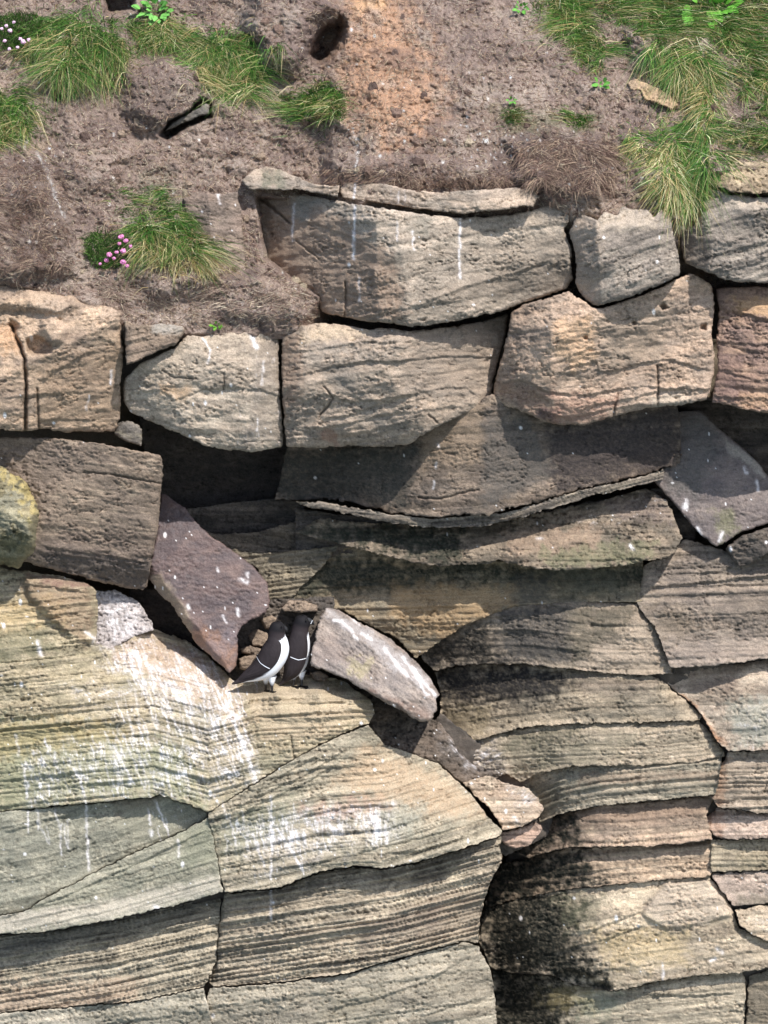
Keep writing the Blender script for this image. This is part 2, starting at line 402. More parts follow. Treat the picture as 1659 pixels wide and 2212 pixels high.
# ---- soil bank at the top
def bank():
    g = 2.6
    us = np.arange(-110, 1770, g); vs = np.arange(-110, 735, g)
    U, V = np.meshgrid(us, vs)
    xs = [-110, 0, 180, 262, 300, 480, 640, 690, 720, 800, 1165, 1235, 1460, 1480, 1520, 1770]
    vb = [605, 605, 650, 690, 715, 722, 712, 640, 520, 420, 425, 455, 470, 470, 370, 360]
    yb = [-.34, -.34, -.34, -.33, -.30, -.27, -.22, -.16, -.2, -.22, -.26, -.30, -.32, -.28, -.28, -.28]
    VB = np.interp(U, xs, vb); YB = np.interp(U, xs, yb)
    t = (VB-V)/VB
    Y = np.where(t > 0, YB+(0.68-YB)*(0.62*t+0.38*np.maximum(t, 0)**1.6), YB+0.0026*(V-VB))
    wu = U+9*fbm(U/38.0, V/38.0, 3, 21); wv = V+9*fbm(U/38.0, V/38.0, 3, 22)
    def bulge(poly, h, e):
        return 1.2*h*sst(-e*0.4, e, sdf(poly, wu, wv))
    B = np.zeros_like(U)
    B += bulge([(250, 150), (330, 120), (430, 140), (450, 190), (440, 225), (400, 250), (355, 292), (300, 285), (260, 230)], .11, 44)
    B += bulge([(40, 60), (170, 20), (290, 60), (280, 140), (190, 185), (100, 180)], .12, 50)
    B += bulge([(540, -60), (700, -60), (745, 20), (690, 60), (670, 110), (640, 170), (570, 140), (520, 60)], .16, 40)
    B += bulge([(1090, 300), (1180, 270), (1300, 290), (1330, 360), (1300, 440), (1200, 430), (1120, 390)], .12, 36)
    B += bulge([(1340, 60), (1500, 40), (1560, 130), (1480, 180), (1380, 160)], .10, 40)
    B += bulge([(1340, 290), (1480, 270), (1510, 340), (1480, 440), (1380, 420)], .08, 40)
    B += bulge([(0, 330), (90, 330), (150, 470), (160, 590), (60, 610), (-60, 600), (-60, 360)], .10, 40)
    B += bulge([(270, 470), (400, 440), (470, 520), (450, 640), (330, 650), (270, 590)], .08, 40)
    B += bulge([(470, 600), (560, 580), (650, 640), (670, 690), (560, 700), (470, 690)], .07, 30)
    B += bulge([(120, 230), (230, 220), (300, 330), (260, 420), (150, 420)], .05, 40)
    B += bulge([(610, 200), (680, 185), (745, 215), (735, 270), (640, 275)], .06, 30)
    B += bulge([(700, 340), (900, 330), (1120, 360), (1160, 400), (900, 405), (720, 385)], .05, 24)
    Y -= B
    # burrows and hollows
    def hole(poly, d, e):
        return d*sst(-4, e, sdf(poly, wu, wv))
    H = hole([(666, 88), (690, 58), (735, 30), (754, 52), (744, 92), (718, 132), (686, 146), (662, 122)], .36, 24)
    H += hole([(216, -60), (292, -60), (292, 24), (262, 34), (226, 26)], .45, 14)
    H += hole([(342, 288), (368, 256), (400, 238), (440, 212), (458, 220), (456, 252), (405, 278), (362, 302)], .34, 10)
    H += hole([(112, 200), (138, 196), (140, 218), (116, 216)], .12, 8)
    H += hole([(1405, 120), (1440, 118), (1448, 155), (1410, 165)], .06, 10)
    H += hole([(752, -40), (800, -40), (792, 8), (756, 6)], .08, 10)
    Y += H
    Y += .45*sst(-3, 16, sdf([(552, 424), (700, 440), (900, 470), (1200, 470), (1200, 560), (900, 660), (730, 665), (690, 640), (640, 612), (572, 560)], U, V))
    m1 = fbm(U/60.0, V/44.0, 4, 31, .6); m2 = fbm(U/17.0, V/13.0, 4, 32, .65); m3 = fbm(U/6.0, V/5.0, 3, 33, .75)
    clod = sst(.05, .5, fbm(U/70.0, V/50.0, 3, 35))
    lump = fbm(U/95.0, V/70.0, 3, 38)
    Y -= .055*np.maximum(lump, -.25)+.040*m1+(.012+.016*clod)*m2+(.010+.008*clod)*m3
    Y += .016*sst(.30, .6, noise(U/9.0, V/8.0, 36))
    # tone
    a = sst(-.4, .4, fbm(U/80.0, V/60.0, 4, 51, .6))[..., None]; b = sst(0, .55, fbm(U/20.0, V/14.0, 4, 52, .7))[..., None]
    T = lin((128, 106, 94))*(1-a)+lin((150, 126, 110))*a
    T = T*(1-b*.55)+lin((176, 152, 130))*b*.55
    T = T*np.clip(1+.55*fbm(U/5.0, V/3.8, 3, 53, .8), .3, 1.8)[..., None]
    sh = lambda s_: s_.reshape(U.shape)
    org = region([(720, -60), (860, -60), (900, 60), (960, 200), (930, 300), (840, 320), (750, 260), (730, 140), (760, 60)], U, V, 45, 60, 3)
    T = paint(T, U, V, (196, 142, 96), .85*org*(.8+.5*fbm(U/8.0, V/6.0, 3, 55)))
    org2 = region([(745, -40), (830, -40), (830, 18), (760, 22)], U, V, 12, 16, 4)
    T = paint(T, U, V, (205, 158, 105), .8*org2)
    drk = region([(1090, 300), (1160, 270), (1300, 280), (1330, 350), (1280, 440), (1170, 430), (1120, 390), (760, 395), (850, 365), (1050, 370)], U, V, 26, 34, 5)
    T = paint(T, U, V, (96, 78, 72), .62*drk)
    drk = region([(0, 340), (100, 340), (170, 480), (170, 600), (0, 600)], U, V, 30, 40, 6)
    T = paint(T, U, V, (100, 84, 76), .55*drk)
    drk = region([(560, -40), (720, -40), (740, 20), (680, 60), (660, 140), (580, 120)], U, V, 26, 30, 8)
    T = paint(T, U, V, (122, 100, 92), .5*drk)
    drk = region([(240, 160), (430, 150), (440, 230), (340, 290), (250, 260)], U, V, 24, 30, 9)
    T = paint(T, U, V, (94, 80, 74), .55*drk)
    pale = region([(250, 620), (330, 600), (480, 640), (660, 640), (670, 700), (300, 710)], U, V, 30, 40, 10)
    T = paint(T, U, V, (170, 150, 138), .45*pale)
    moss = region([(1060, 235), (1180, 240), (1290, 250), (1280, 280), (1100, 285)], U, V, 16, 30, 11)
    T = paint(T, U, V, (108, 110, 66), .5*moss)
    moss = region([(300, 380), (360, 370), (440, 450), (460, 520), (320, 520), (270, 470)], U, V, 30, 40, 12)
    T = paint(T, U, V, (112, 112, 84), .45*moss)
    # droppings: one long dribble, small spots
    rng = np.random.RandomState(5)
    for (wd, pts, s_) in [(2.6, [(762, 285), (772, 320), (768, 420)], .95), (3.0, [(80, 330), (105, 380), (125, 440), (140, 470)], .6),
                          (2.2, [(60, 300), (52, 320)], .9)]:
        d = pdist(pts, U+4*noise(U/13.0, V/13.0, 91), V)
        al = np.clip(.6+1.2*fbm(U/9.0, V/13.0, 3, 92, .8), 0, 1)
        T = paint(T, U, V, (236, 234, 230), np.exp(-(d/wd)**2)*al*s_)
    for i in range(430):
        cu, cv = rng.rand()*1700-20, rng.rand()*720
        if i < 60: cu, cv = 1060+rng.randn()*55, 310+rng.randn()*26
        elif i < 90: cu, cv = 110+rng.randn()*40, 400+rng.randn()*50
        elif i < 110: cu, cv = 770+rng.randn()*14, 290+rng.randn()*14
        r = .9+2.4*rng.rand()**3
        i0 = int((cu-us[0])/g); j0 = int((cv-vs[0])/g); s_ = np.s_[max(j0-5, 0):j0+6, max(i0-5, 0):i0+6]
        if U[s_].size == 0: continue
        el = .6+rng.rand()
        m = (1-sst(r*.7, r*1.3, np.hypot(U[s_]-cu, (V[s_]-cv)/el)))*(.55+.4*rng.rand())
        T[s_] = paint(T[s_], None, None, (236, 230, 222), m)
    vr = fbm(U/120.0, V/80.0, 4, 57, .6)
    T = paint(T, U, V, (104, 86, 80), .55*sst(.05, .4, vr)); T = paint(T, U, V, (176, 156, 138), .5*sst(.05, .4, -vr))
    lum = (T*np.array([.25, .62, .13])).sum(-1, keepdims=True); T = lum+(T-lum)*.74
    T = np.clip(T*1.42, .012, .8)
    n, m = U.shape; I = np.arange(n*m).reshape(n, m)
    q = np.stack([I[:-1, :-1], I[1:, :-1], I[1:, 1:], I[:-1, 1:]], -1).reshape(-1, 4)
    X = P(U, V, Y).reshape(-1, 3)
    o = mesh_obj('soil_bank', X, q, None, T.reshape(-1, 3), M_SOIL, None, np.array([0, 0, X[:, 2].min()]))
    SURF['soil'] = (us[0], vs[0], g, Y)
    return set_props(o, kind='structure')
BANK = bank()

# ---- distant surroundings that only send light back: cliff top and the sea at the foot
def sheet(name, z, y0, y1, col, mat):
    xs = np.linspace(-600, 600, 3)
    v = [(-900, y0, z), (900, y0, z), (900, y1, z), (-900, y1, z)]
    o = mesh_obj(name, v, [[0, 1, 2, 3]], None, np.tile(lin(col), (4, 1)), mat)
    return set_props(o, kind='structure')
m_sea, n_, l_, b_ = nmat('sea_water')
b_.inputs['Base Color'].default_value = (.03, .07, .08, 1); b_.inputs['Roughness'].default_value = .25
nz_ = n_.new('ShaderNodeTexNoise'); nz_.inputs['Scale'].default_value = 40; bp_ = n_.new('ShaderNodeBump'); bp_.inputs['Strength'].default_value = .4
l_.new(nz_.outputs['Fac'], bp_.inputs['Height']); l_.new(bp_.outputs['Normal'], b_.inputs['Normal'])
sheet('sea', -14.0, -900, 3, (60, 80, 82), m_sea)

# ================================================================== JOINTED BLOCKS OF THE UPPER CLIFF (things)
TAN = ((176, 156, 130), (150, 138, 120), (196, 172, 142))
WARM = ((186, 158, 124), (160, 138, 114), (206, 174, 134))
GREY = ((158, 146, 128), (136, 126, 112), (178, 164, 142))
BRWN = ((150, 130, 106), (126, 110, 92), (170, 146, 116))
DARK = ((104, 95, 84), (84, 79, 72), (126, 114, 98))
OLIV = ((172, 156, 122), (150, 138, 110), (190, 174, 138))
PINK = ((190, 166, 142), (170, 150, 130), (206, 186, 162))
RED = ((104, 82, 76), (84, 70, 70), (126, 100, 88))

rock('sandstone_slab', [(738, 396), (780, 391), (830, 396), (900, 410), (960, 413), (1040, 408), (1110, 404), (1150, 406), (1166, 424), (1152, 447), (1060, 457), (1000, 463), (900, 453), (830, 440), (760, 432), (736, 428), (734, 410)],
     'long thin pale sandstone slab capping the biggest block, under the bare soil', key='A1', ctrl=[(740, 395, -.22), (1160, 410, -.28), (900, 445, -.40), (1140, 445, -.38), (745, 430, -.33)],
     cols=TAN, bed=(5, 16, .008), curve=[(734, 430), (900, 453), (1000, 463), (1166, 445)], edge=(8, .03), drips=[(2.6, [(768, 388), (764, 440)], .95), (2, [(862, 415), (860, 440)], .6)],
     guano=[([(840, 400), (880, 405), (880, 440), (840, 440)], .35, 0, 9)])
rock('sandstone_slab', [(520, 388), (545, 366), (572, 358), (610, 366), (640, 378), (668, 392), (700, 398), (734, 400), (733, 428), (680, 418), (640, 412), (580, 412), (540, 412), (524, 402)],
     'small lichen-spotted slab at the left end of the capping layer', ctrl=[(560, 365, .06), (540, 405, -.04), (640, 385, -.05), (640, 412, -.14), (730, 410, -.28)],
     cols=TAN, bed=(5, 14, .008), edge=(9, .03), stains=[([(560, 370), (610, 368), (620, 400), (560, 405)], (104, 108, 84), .6, 8, 14)], relief=1.4)
rock('sandstone_block', [(548, 416), (600, 414), (660, 418), (700, 426), (760, 438), (830, 447), (900, 460), (1000, 469), (1100, 462), (1165, 448), (1208, 435), (1229, 446), (1233, 478), (1221, 500), (1236, 540), (1239, 600), (1226, 626), (1180, 640), (1130, 655), (1080, 676), (1010, 690), (960, 700), (890, 708), (850, 701), (790, 696), (740, 686), (692, 676), (684, 640), (640, 622), (585, 590), (560, 560), (552, 500)],
     'largest sandstone block, broad pale face with thin white droppings streaks', key='B', y=-.47, gx=-.06, gy=-.10,
     folds=[(885, 705, 872, 590, 1.35), (872, 590, 800, 480, .3), (1240, 555, 900, 655, .8), (760, 478, 1230, 470, 1.0)],
     edge=(16, .05), cols=((178, 162, 138), (158, 146, 126), (194, 176, 150)), bed=(9, 34, .007), slope=-.12, relief=1.35, rough=1.5,
     lips=[(.03, 16, [(760, 690), (900, 660), (1000, 620), (1120, 585), (1236, 545)]), (.02, 12, [(950, 640), (1080, 600), (1180, 570)]), (.016, 9, [(640, 470), (760, 510), (860, 560)])],
     cracks=[(2.2, .03, [(744, 690), (748, 640), (746, 610)]), (2.5, .05, [(548, 418), (590, 450), (625, 480)]), (1.6, .02, [(640, 520), (690, 560)])],
     stains=[([(540, 420), (640, 430), (760, 480), (850, 560), (870, 620), (880, 700), (700, 690), (600, 600)], (150, 124, 98), .7, 16, 20), ([(900, 630), (1240, 540), (1240, 620), (900, 705)], (128, 116, 98), .5, 16, 24),  # left facet and undercut base carry their shade as darker brown
             ([(640, 425), (690, 430), (660, 480), (625, 470)], (140, 138, 126), .7, 8, 12), ([(890, 470), (930, 470), (930, 510), (890, 510)], (120, 120, 104), .4, 10, 14), ([(1050, 560), (1230, 500), (1230, 600), (1080, 660)], (118, 108, 92), .35, 18, 24)],
     drips=[(2.6, [(766, 440), (765, 500), (764, 560)], 1), (2.2, [(636, 440), (632, 500), (630, 520)], .7), (2.6, [(994, 470), (993, 520), (993, 600)], .95), (2, [(892, 500), (893, 540)], .8), (2, [(858, 480), (858, 520)], .75), (2, [(776, 600), (776, 650)], .6)], flecks=26)
rock('sandstone_slab', [(396, 426), (430, 416), (470, 417), (514, 412), (522, 450), (528, 520), (531, 582), (505, 598), (470, 590), (440, 560), (410, 500), (400, 460)],
     'flat brown-grey slab standing upright beside a vertical crack, half buried in soil', y=-.12, gx=-.1, gy=-.35, cols=((140, 120, 102), (120, 106, 92), (160, 140, 118)), bed=(8, 26, .005), edge=(9, .02), flecks=8,
     drips=[(2.6, [(470, 415), (476, 440)], .8)])
rock('sandstone_block', [(1240, 450), (1262, 462), (1290, 474), (1306, 456), (1330, 462), (1342, 446), (1400, 452), (1412, 466), (1428, 450), (1450, 470), (1460, 520), (1472, 578), (1468, 596), (1420, 620), (1372, 640), (1304, 660), (1280, 662), (1254, 640), (1242, 612), (1243, 560), (1228, 502), (1237, 480)],
     'squat sandstone block right of the largest block, two pale faces meeting at a corner', key='C', y=-.46, gy=-.15,
     folds=[(1300, 665, 1290, 480, 2.4), (1412, 450, 1440, 640, 1.7), (1296, 494, 1415, 490, 2.0), (1470, 560, 1300, 640, .8)], cols=GREY, bed=(8, 26, .008), slope=-.35, relief=1.3, rough=1.5, edge=(14, .04),
     lips=[(.02, 10, [(1290, 600), (1370, 560), (1450, 520)])], stains=[([(1240, 460), (1300, 480), (1300, 660), (1240, 620)], (186, 164, 136), .5, 10, 12), ([(1290, 450), (1420, 455), (1410, 490), (1300, 500)], (200, 182, 152), .6, 10, 14)], flecks=8)  # last patch lightens the top bevel as sunlight painted in
rock('sandstone_slab', [(1518, 366), (1532, 352), (1580, 346), (1660, 348), (1765, 350), (1765, 424), (1640, 420), (1574, 416), (1536, 398)],
     'yellowish pitted cap slab at the right edge under grass', ctrl=[(1530, 355, -.22), (1760, 352, -.22), (1570, 412, -.40), (1760, 420, -.40)], cols=((190, 166, 122), (160, 140, 108), (206, 184, 140)), pits=.02, relief=1.5, rough=1.5, bed=(5, 14, .008), edge=(8, .03),
     stains=[([(1560, 395), (1700, 395), (1700, 420), (1580, 418)], (108, 92, 72), .7, 8, 14)])
rock('sandstone_block', [(1512, 396), (1545, 408), (1580, 420), (1640, 424), (1765, 428), (1765, 620), (1640, 612), (1598, 611), (1566, 606), (1532, 592), (1500, 580), (1478, 570), (1470, 534), (1464, 504), (1496, 486), (1516, 460)],
     'grey sandstone block at the right edge below the yellowish cap slab', key='D', y=-.36, gy=-.25, folds=[(1540, 600, 1520, 400, 1.1), (1540, 454, 1765, 452, 1.6)], cols=GREY, bed=(8, 28, .010), slope=-.25, relief=1.3, rough=1.5, edge=(14, .04),
     stains=[([(1530, 405), (1700, 425), (1700, 450), (1560, 450)], (192, 176, 150), .6, 8, 12), ([(1465, 490), (1520, 480), (1540, 590), (1480, 570)], (96, 88, 78), .5, 10, 14)])  # sunlit top and the shadow under the grass are painted into the tone
rock('sandstone_block', [(-90, 595), (0, 598), (30, 606), (95, 610), (150, 630), (186, 655), (232, 658), (262, 672), (263, 720), (269, 762), (262, 824), (262, 900), (250, 933), (150, 936), (90, 930), (60, 934), (0, 930), (-90, 930)],
     'warm brown block at the left edge with a deep pocket and a vertical crack', key='E1', y=-.44, gy=-.12, folds=[(222, 660, 215, 930, .7), (-90, 640, 262, 690, 1.2)], cols=WARM, bed=(12, 40, .007), slope=-.15, relief=1.3, edge=(14, .05),
     bulges=[([(85, 690), (125, 685), (145, 710), (140, 740), (110, 748), (85, 720)], .06, 16), ([(-90, 600), (60, 612), (160, 640), (180, 662), (120, 690), (60, 670), (-90, 680)], .07, 20)],
     holes=[([(55, 735), (80, 722), (112, 745), (112, 766), (80, 770), (58, 760)], .09, 9), ([(20, 690), (40, 700), (35, 720), (22, 716)], .05, 6)],
     cracks=[(3.2, .07, [(22, 700), (40, 740), (52, 775), (56, 830), (54, 932)]), (2.2, .03, [(80, 840), (84, 932)])],
     lips=[(.018, 14, [(0, 860), (100, 850), (200, 845), (262, 848)]), (.025, 12, [(80, 830), (130, 795), (190, 760), (262, 755)]), (.02, 9, [(30, 925), (110, 905), (255, 905)])],
     stains=[([(90, 770), (262, 740), (262, 930), (80, 930)], (148, 124, 94), .6, 16, 22), ([(-20, 700), (30, 700), (40, 760), (-20, 760)], (206, 156, 100), .6, 10, 16), ([(70, 620), (150, 640), (140, 700), (80, 690)], (196, 170, 138), .5, 12, 14)],
     drips=[(2.2, [(242, 800), (240, 830)], .9), (2, [(192, 855), (186, 885)], .8)], flecks=10)
rock('sandstone_ledge', [(268, 690), (300, 700), (350, 698), (396, 703), (402, 714), (384, 744), (334, 764), (296, 783), (272, 790), (268, 740)],
     'small layered brown lip jutting between two blocks below straw grass', y=-.43, gy=-.3, folds=[(280, 770, 400, 715, .4)], cols=BRWN, bed=(4, 12, .022), slope=-.25, edge=(10, .04), stains=[([(330, 690), (400, 700), (390, 720), (330, 718)], (170, 166, 152), .6, 8, 10)])
rock('sandstone_block', [(268, 816), (300, 785), (350, 762), (384, 744), (402, 722), (440, 724), (512, 712), (590, 710), (604, 716), (604, 760), (607, 850), (612, 920), (613, 966), (592, 972), (540, 978), (500, 975), (440, 964), (392, 940), (330, 915), (280, 892), (264, 868), (264, 840)],
     'pale cream block with a bright white dropping splash on its top edge', key='E3', y=-.34, gy=-.05, folds=[(560, 710, 552, 980, 1.5), (420, 960, 330, 760, 1.0), (270, 790, 605, 750, .9), (605, 930, 400, 925, .8)], cols=((192, 174, 146), (172, 156, 132), (204, 188, 160)), bed=(14, 46, .006), slope=.02, relief=1.2, edge=(14, .045),
     lips=[(.028, 20, [(268, 848), (350, 842), (375, 862), (400, 855), (440, 840), (500, 838), (560, 840), (606, 855)]), (.02, 12, [(285, 880), (340, 905), (400, 925), (440, 928)])],
     cracks=[(1.6, .02, [(484, 806), (484, 842)]), (1.6, .015, [(350, 800), (375, 815), (420, 818)])],
     stains=[([(545, 770), (606, 720), (612, 960), (520, 960), (545, 900)], (130, 120, 106), .55, 7, 10), ([(340, 825), (420, 840), (400, 865), (350, 850)], (198, 158, 108), .6, 7, 10)],  # first patch paints the shadow cast by the block to the right
     drips=[(4, [(536, 714), (546, 730), (554, 752)], 1), (2, [(438, 730), (454, 755), (448, 785)], .85), (2.2, [(570, 780), (566, 830)], .7), (2.2, [(556, 905), (555, 930)], .8)],
     guano=[([(545, 740), (606, 740), (606, 860), (545, 860)], .12, 0, 8), ([(520, 900), (612, 890), (612, 965), (520, 970)], .15, 0, 7)], flecks=18)
rock('sandstone_block', [(607, 710), (640, 703), (684, 695), (740, 700), (800, 710), (832, 706), (890, 713), (962, 706), (1050, 690), (1101, 674), (1094, 720), (1080, 770), (1066, 830), (1060, 864), (1050, 876), (980, 906), (922, 936), (880, 965), (822, 968), (750, 965), (680, 970), (618, 966), (612, 920), (608, 850)],
     'wide block with flowing curved ridges, directly below the largest block', key='E4', y=-.36, gy=-.02, gx=0.0, folds=[(640, 970, 655, 700, 1.6), (860, 700, 930, 960, 1.05), (612, 745, 880, 735, 1.6), (1000, 880, 640, 945, .9)], cols=TAN, bed=(12, 40, .008), slope=-.1, relief=1.4, edge=(14, .045),
     lips=[(.045, 22, [(640, 812), (720, 790), (800, 778), (840, 782), (960, 768), (1094, 770)]), (.045, 22, [(640, 870), (700, 850), (760, 868), (820, 862), (900, 850), (960, 836), (1010, 838), (1040, 862)]), (.04, 18, [(690, 905), (760, 895), (830, 868), (900, 848)]), (.03, 16, [(640, 930), (740, 918), (830, 895), (960, 880), (1050, 872)]), (.03, 12, [(620, 760), (700, 752), (790, 735), (860, 742)]), (.03, 14, [(720, 945), (800, 930), (900, 905)])],
     cracks=[(1.8, .025, [(700, 835), (720, 860), (690, 900)]), (1.8, .02, [(925, 895), (945, 912)])],
     stains=[([(690, 700), (830, 705), (760, 730), (640, 740)], (206, 182, 144), .7, 10, 16), ([(690, 930), (730, 930), (730, 960), (690, 955)], (160, 112, 84), .55, 8, 12), ([(880, 715), (1090, 690), (1070, 830), (1000, 870), (860, 840)], (148, 132, 112), .5, 16, 20), ([(610, 720), (650, 720), (650, 860), (612, 900)], (146, 118, 92), .55, 12, 14)], flecks=10)  # painted light: sunlit top, shadow from the block above, shaded left side
rock('sandstone_block', [(1103, 674), (1130, 657), (1180, 642), (1228, 628), (1256, 644), (1281, 664), (1304, 662), (1372, 642), (1422, 621), (1470, 597), (1490, 588), (1520, 600), (1540, 616), (1545, 660), (1538, 720), (1545, 770), (1543, 812), (1534, 850), (1525, 868), (1466, 878), (1432, 880), (1400, 883), (1330, 900), (1262, 920), (1216, 921), (1170, 911), (1140, 896), (1062, 868), (1066, 830), (1082, 770), (1095, 720)],
     'big orange-tan block with wavy ridges and small round holes', key='E5', y=-.40, gy=-.05, folds=[(1195, 920, 1190, 640, 1.8), (1500, 580, 1545, 880, .8), (1100, 720, 1540, 640, .7), (1520, 850, 1200, 890, 1.0)], cols=((186, 158, 128), (160, 140, 118), (204, 174, 140)), bed=(12, 38, .009), slope=-.12, relief=1.4, edge=(14, .045), pits=.006,
     lips=[(.05, 24, [(1070, 830), (1130, 820), (1180, 845), (1220, 850), (1270, 853), (1330, 840), (1390, 832), (1430, 838), (1480, 842), (1544, 858 - 20)]), (.05, 20, [(1200, 815), (1230, 790), (1290, 780), (1295, 802), (1330, 800), (1380, 785), (1440, 775), (1540, 800)]), (.045, 20, [(1240, 890), (1290, 872), (1350, 862), (1420, 845), (1500, 830)]), (.035, 16, [(1150, 880), (1230, 905), (1300, 885), (1400, 870)]), (.03, 14, [(1160, 800), (1240, 765), (1290, 745)])],
     cracks=[(2, .03, [(1420, 790), (1422, 840), (1420, 880)]), (2, .025, [(1335, 850), (1325, 895)])],
     holes=[([(1424, 660), (1436, 655), (1444, 664), (1430, 672)], .06, 5), ([(1515, 700), (1528, 696), (1526, 712), (1514, 712)], .06, 5), ([(1365, 695), (1372, 692), (1374, 700), (1366, 702)], .04, 3), ([(1260, 725), (1268, 722), (1270, 730), (1262, 732)], .04, 3)],
     stains=[([(1190, 690), (1280, 680), (1290, 770), (1240, 800), (1200, 760)], (212, 172, 124), .7, 10, 16), ([(1070, 830), (1190, 840), (1200, 915), (1150, 900)], (150, 112, 84), .5, 14, 18), ([(1150, 880), (1210, 885), (1205, 912), (1160, 905)], (96, 76, 72), .8, 8, 12), ([(1290, 690), (1440, 650), (1430, 780), (1300, 790)], (150, 136, 114), .45, 12, 18), ([(1190, 850), (1340, 860), (1300, 910), (1200, 915)], (176, 130, 104), .5, 12, 18), ([(1400, 860), (1470, 840), (1500, 870), (1420, 885)], (196, 184, 158), .5, 10, 14)], flecks=8)  # lit patch, squat block's cast shadow and shaded left facet put into colour
rock('sandstone_block', [(1545, 622), (1600, 617), (1765, 622), (1765, 900), (1640, 893), (1590, 882), (1537, 870), (1541, 830), (1548, 800), (1546, 730), (1550, 680)],
     'reddish brown rugged block at the right edge below the grey block', key='E6', y=-.26, gy=-.1, cols=((164, 132, 108), (134, 110, 96), (184, 150, 116)), bed=(10, 34, .016), slope=.08, relief=1.5, rough=1.5, edge=(12, .04),
     lips=[(.06, 26, [(1546, 664), (1590, 672), (1660, 690), (1765, 705)]), (.04, 18, [(1560, 800), (1640, 820), (1765, 815)]), (.035, 16, [(1546, 740), (1640, 760), (1765, 750)])],
     stains=[([(1580, 640), (1700, 650), (1700, 690), (1590, 672)], (206, 164, 104), .6, 10, 16), ([(1546, 760), (1600, 770), (1610, 870), (1540, 860)], (110, 86, 80), .5, 14, 20), ([(1600, 850), (1700, 850), (1700, 890), (1600, 880)], (190, 150, 104), .5, 10, 14)])

# ---- under the overhang
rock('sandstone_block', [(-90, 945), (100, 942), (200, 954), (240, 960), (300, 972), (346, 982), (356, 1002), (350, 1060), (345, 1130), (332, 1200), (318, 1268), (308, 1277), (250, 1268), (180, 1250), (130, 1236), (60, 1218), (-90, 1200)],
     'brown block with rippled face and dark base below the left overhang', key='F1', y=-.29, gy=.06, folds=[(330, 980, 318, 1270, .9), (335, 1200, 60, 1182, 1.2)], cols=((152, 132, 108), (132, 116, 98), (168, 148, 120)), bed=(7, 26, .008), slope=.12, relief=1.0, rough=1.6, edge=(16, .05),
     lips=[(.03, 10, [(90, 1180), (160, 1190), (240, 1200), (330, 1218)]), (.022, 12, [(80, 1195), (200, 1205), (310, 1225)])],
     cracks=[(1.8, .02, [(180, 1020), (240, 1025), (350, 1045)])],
     stains=[([(60, 1190), (180, 1190), (335, 1215), (310, 1275), (130, 1235)], (84, 78, 74), .75, 8, 12), ([(80, 1150), (340, 1150), (335, 1215), (70, 1190)], (104, 90, 80), .5, 16, 22), ([(-20, 950), (300, 975), (150, 1040), (-20, 1060)], (118, 104, 90), .5, 20, 20)], flecks=5)  # last patch is the overhang's cast shadow, painted along the top
rock('wedge_stone', [(248, 922), (262, 905), (285, 908), (304, 918), (310, 942), (306, 966), (262, 952), (246, 938)],
     'small grey stone wedged in the gap below the left corner joint', y=-.22, gy=-.3, folds=[(280, 965, 278, 905, .8)], cols=((142, 132, 116), (112, 106, 96), (186, 174, 140)), edge=(14, .05), relief=1.2)
rock('lichen_boulder', [(-90, 1020), (-30, 1000), (5, 1004), (32, 1022), (62, 1042), (76, 1070), (88, 1108), (86, 1130), (78, 1150), (80, 1180), (72, 1200), (54, 1212), (42, 1230), (0, 1220), (-60, 1240), (-90, 1220)],
     'rounded boulder crusted with yellow and grey lichen at the left edge', y=-.48, gx=-.3, edge=(46, .16), edgef=1.0, cols=((148, 138, 98), (112, 106, 74), (176, 164, 116)), relief=1.5, rough=2.2, pits=.010, bed=(6, 18, .006), slope=.05,
     stains=[([(0, 1005), (40, 1025), (80, 1070), (90, 1120), (60, 1110), (40, 1060), (10, 1030)], (192, 172, 86), .65, 6, 50), ([(-20, 1080), (40, 1060), (60, 1160), (0, 1150)], (158, 158, 134), .4, 8, 44), ([(0, 1150), (80, 1150), (50, 1215), (0, 1215)], (96, 98, 66), .5, 10, 24)], wob=3)
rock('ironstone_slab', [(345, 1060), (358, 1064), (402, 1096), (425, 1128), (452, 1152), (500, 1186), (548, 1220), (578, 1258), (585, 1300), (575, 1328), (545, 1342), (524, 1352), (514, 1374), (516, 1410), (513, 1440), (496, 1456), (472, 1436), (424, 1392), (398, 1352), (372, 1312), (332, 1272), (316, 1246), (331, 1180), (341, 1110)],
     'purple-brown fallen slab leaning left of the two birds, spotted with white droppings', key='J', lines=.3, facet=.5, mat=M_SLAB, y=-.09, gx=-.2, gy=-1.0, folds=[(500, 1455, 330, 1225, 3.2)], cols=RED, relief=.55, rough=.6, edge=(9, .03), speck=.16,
     stains=[([(318, 1240), (345, 1235), (410, 1330), (420, 1390), (370, 1315)], (150, 132, 104), .7, 7, 10), ([(400, 1370), (440, 1350), (515, 1400), (505, 1450), (440, 1410)], (150, 106, 72), .6, 12, 16), ([(440, 1400), (500, 1350), (520, 1370), (470, 1430)], (120, 108, 112), .4, 12, 20), ([(330, 1080), (400, 1100), (380, 1200), (320, 1230)], (84, 72, 74), .6, 16, 20)],  # last patch paints the shadow lying on the slab's upper left
     drips=[(4, [(520, 1252), (534, 1258)], 1), (3, [(470, 1228), (472, 1233)], 1), (3, [(512, 1315), (516, 1330)], .9), (3.5, [(405, 1308), (409, 1313)], .95), (2.5, [(482, 1330), (490, 1345)], .7), (3, [(534, 1238), (536, 1246)], .8)], flecks=34)
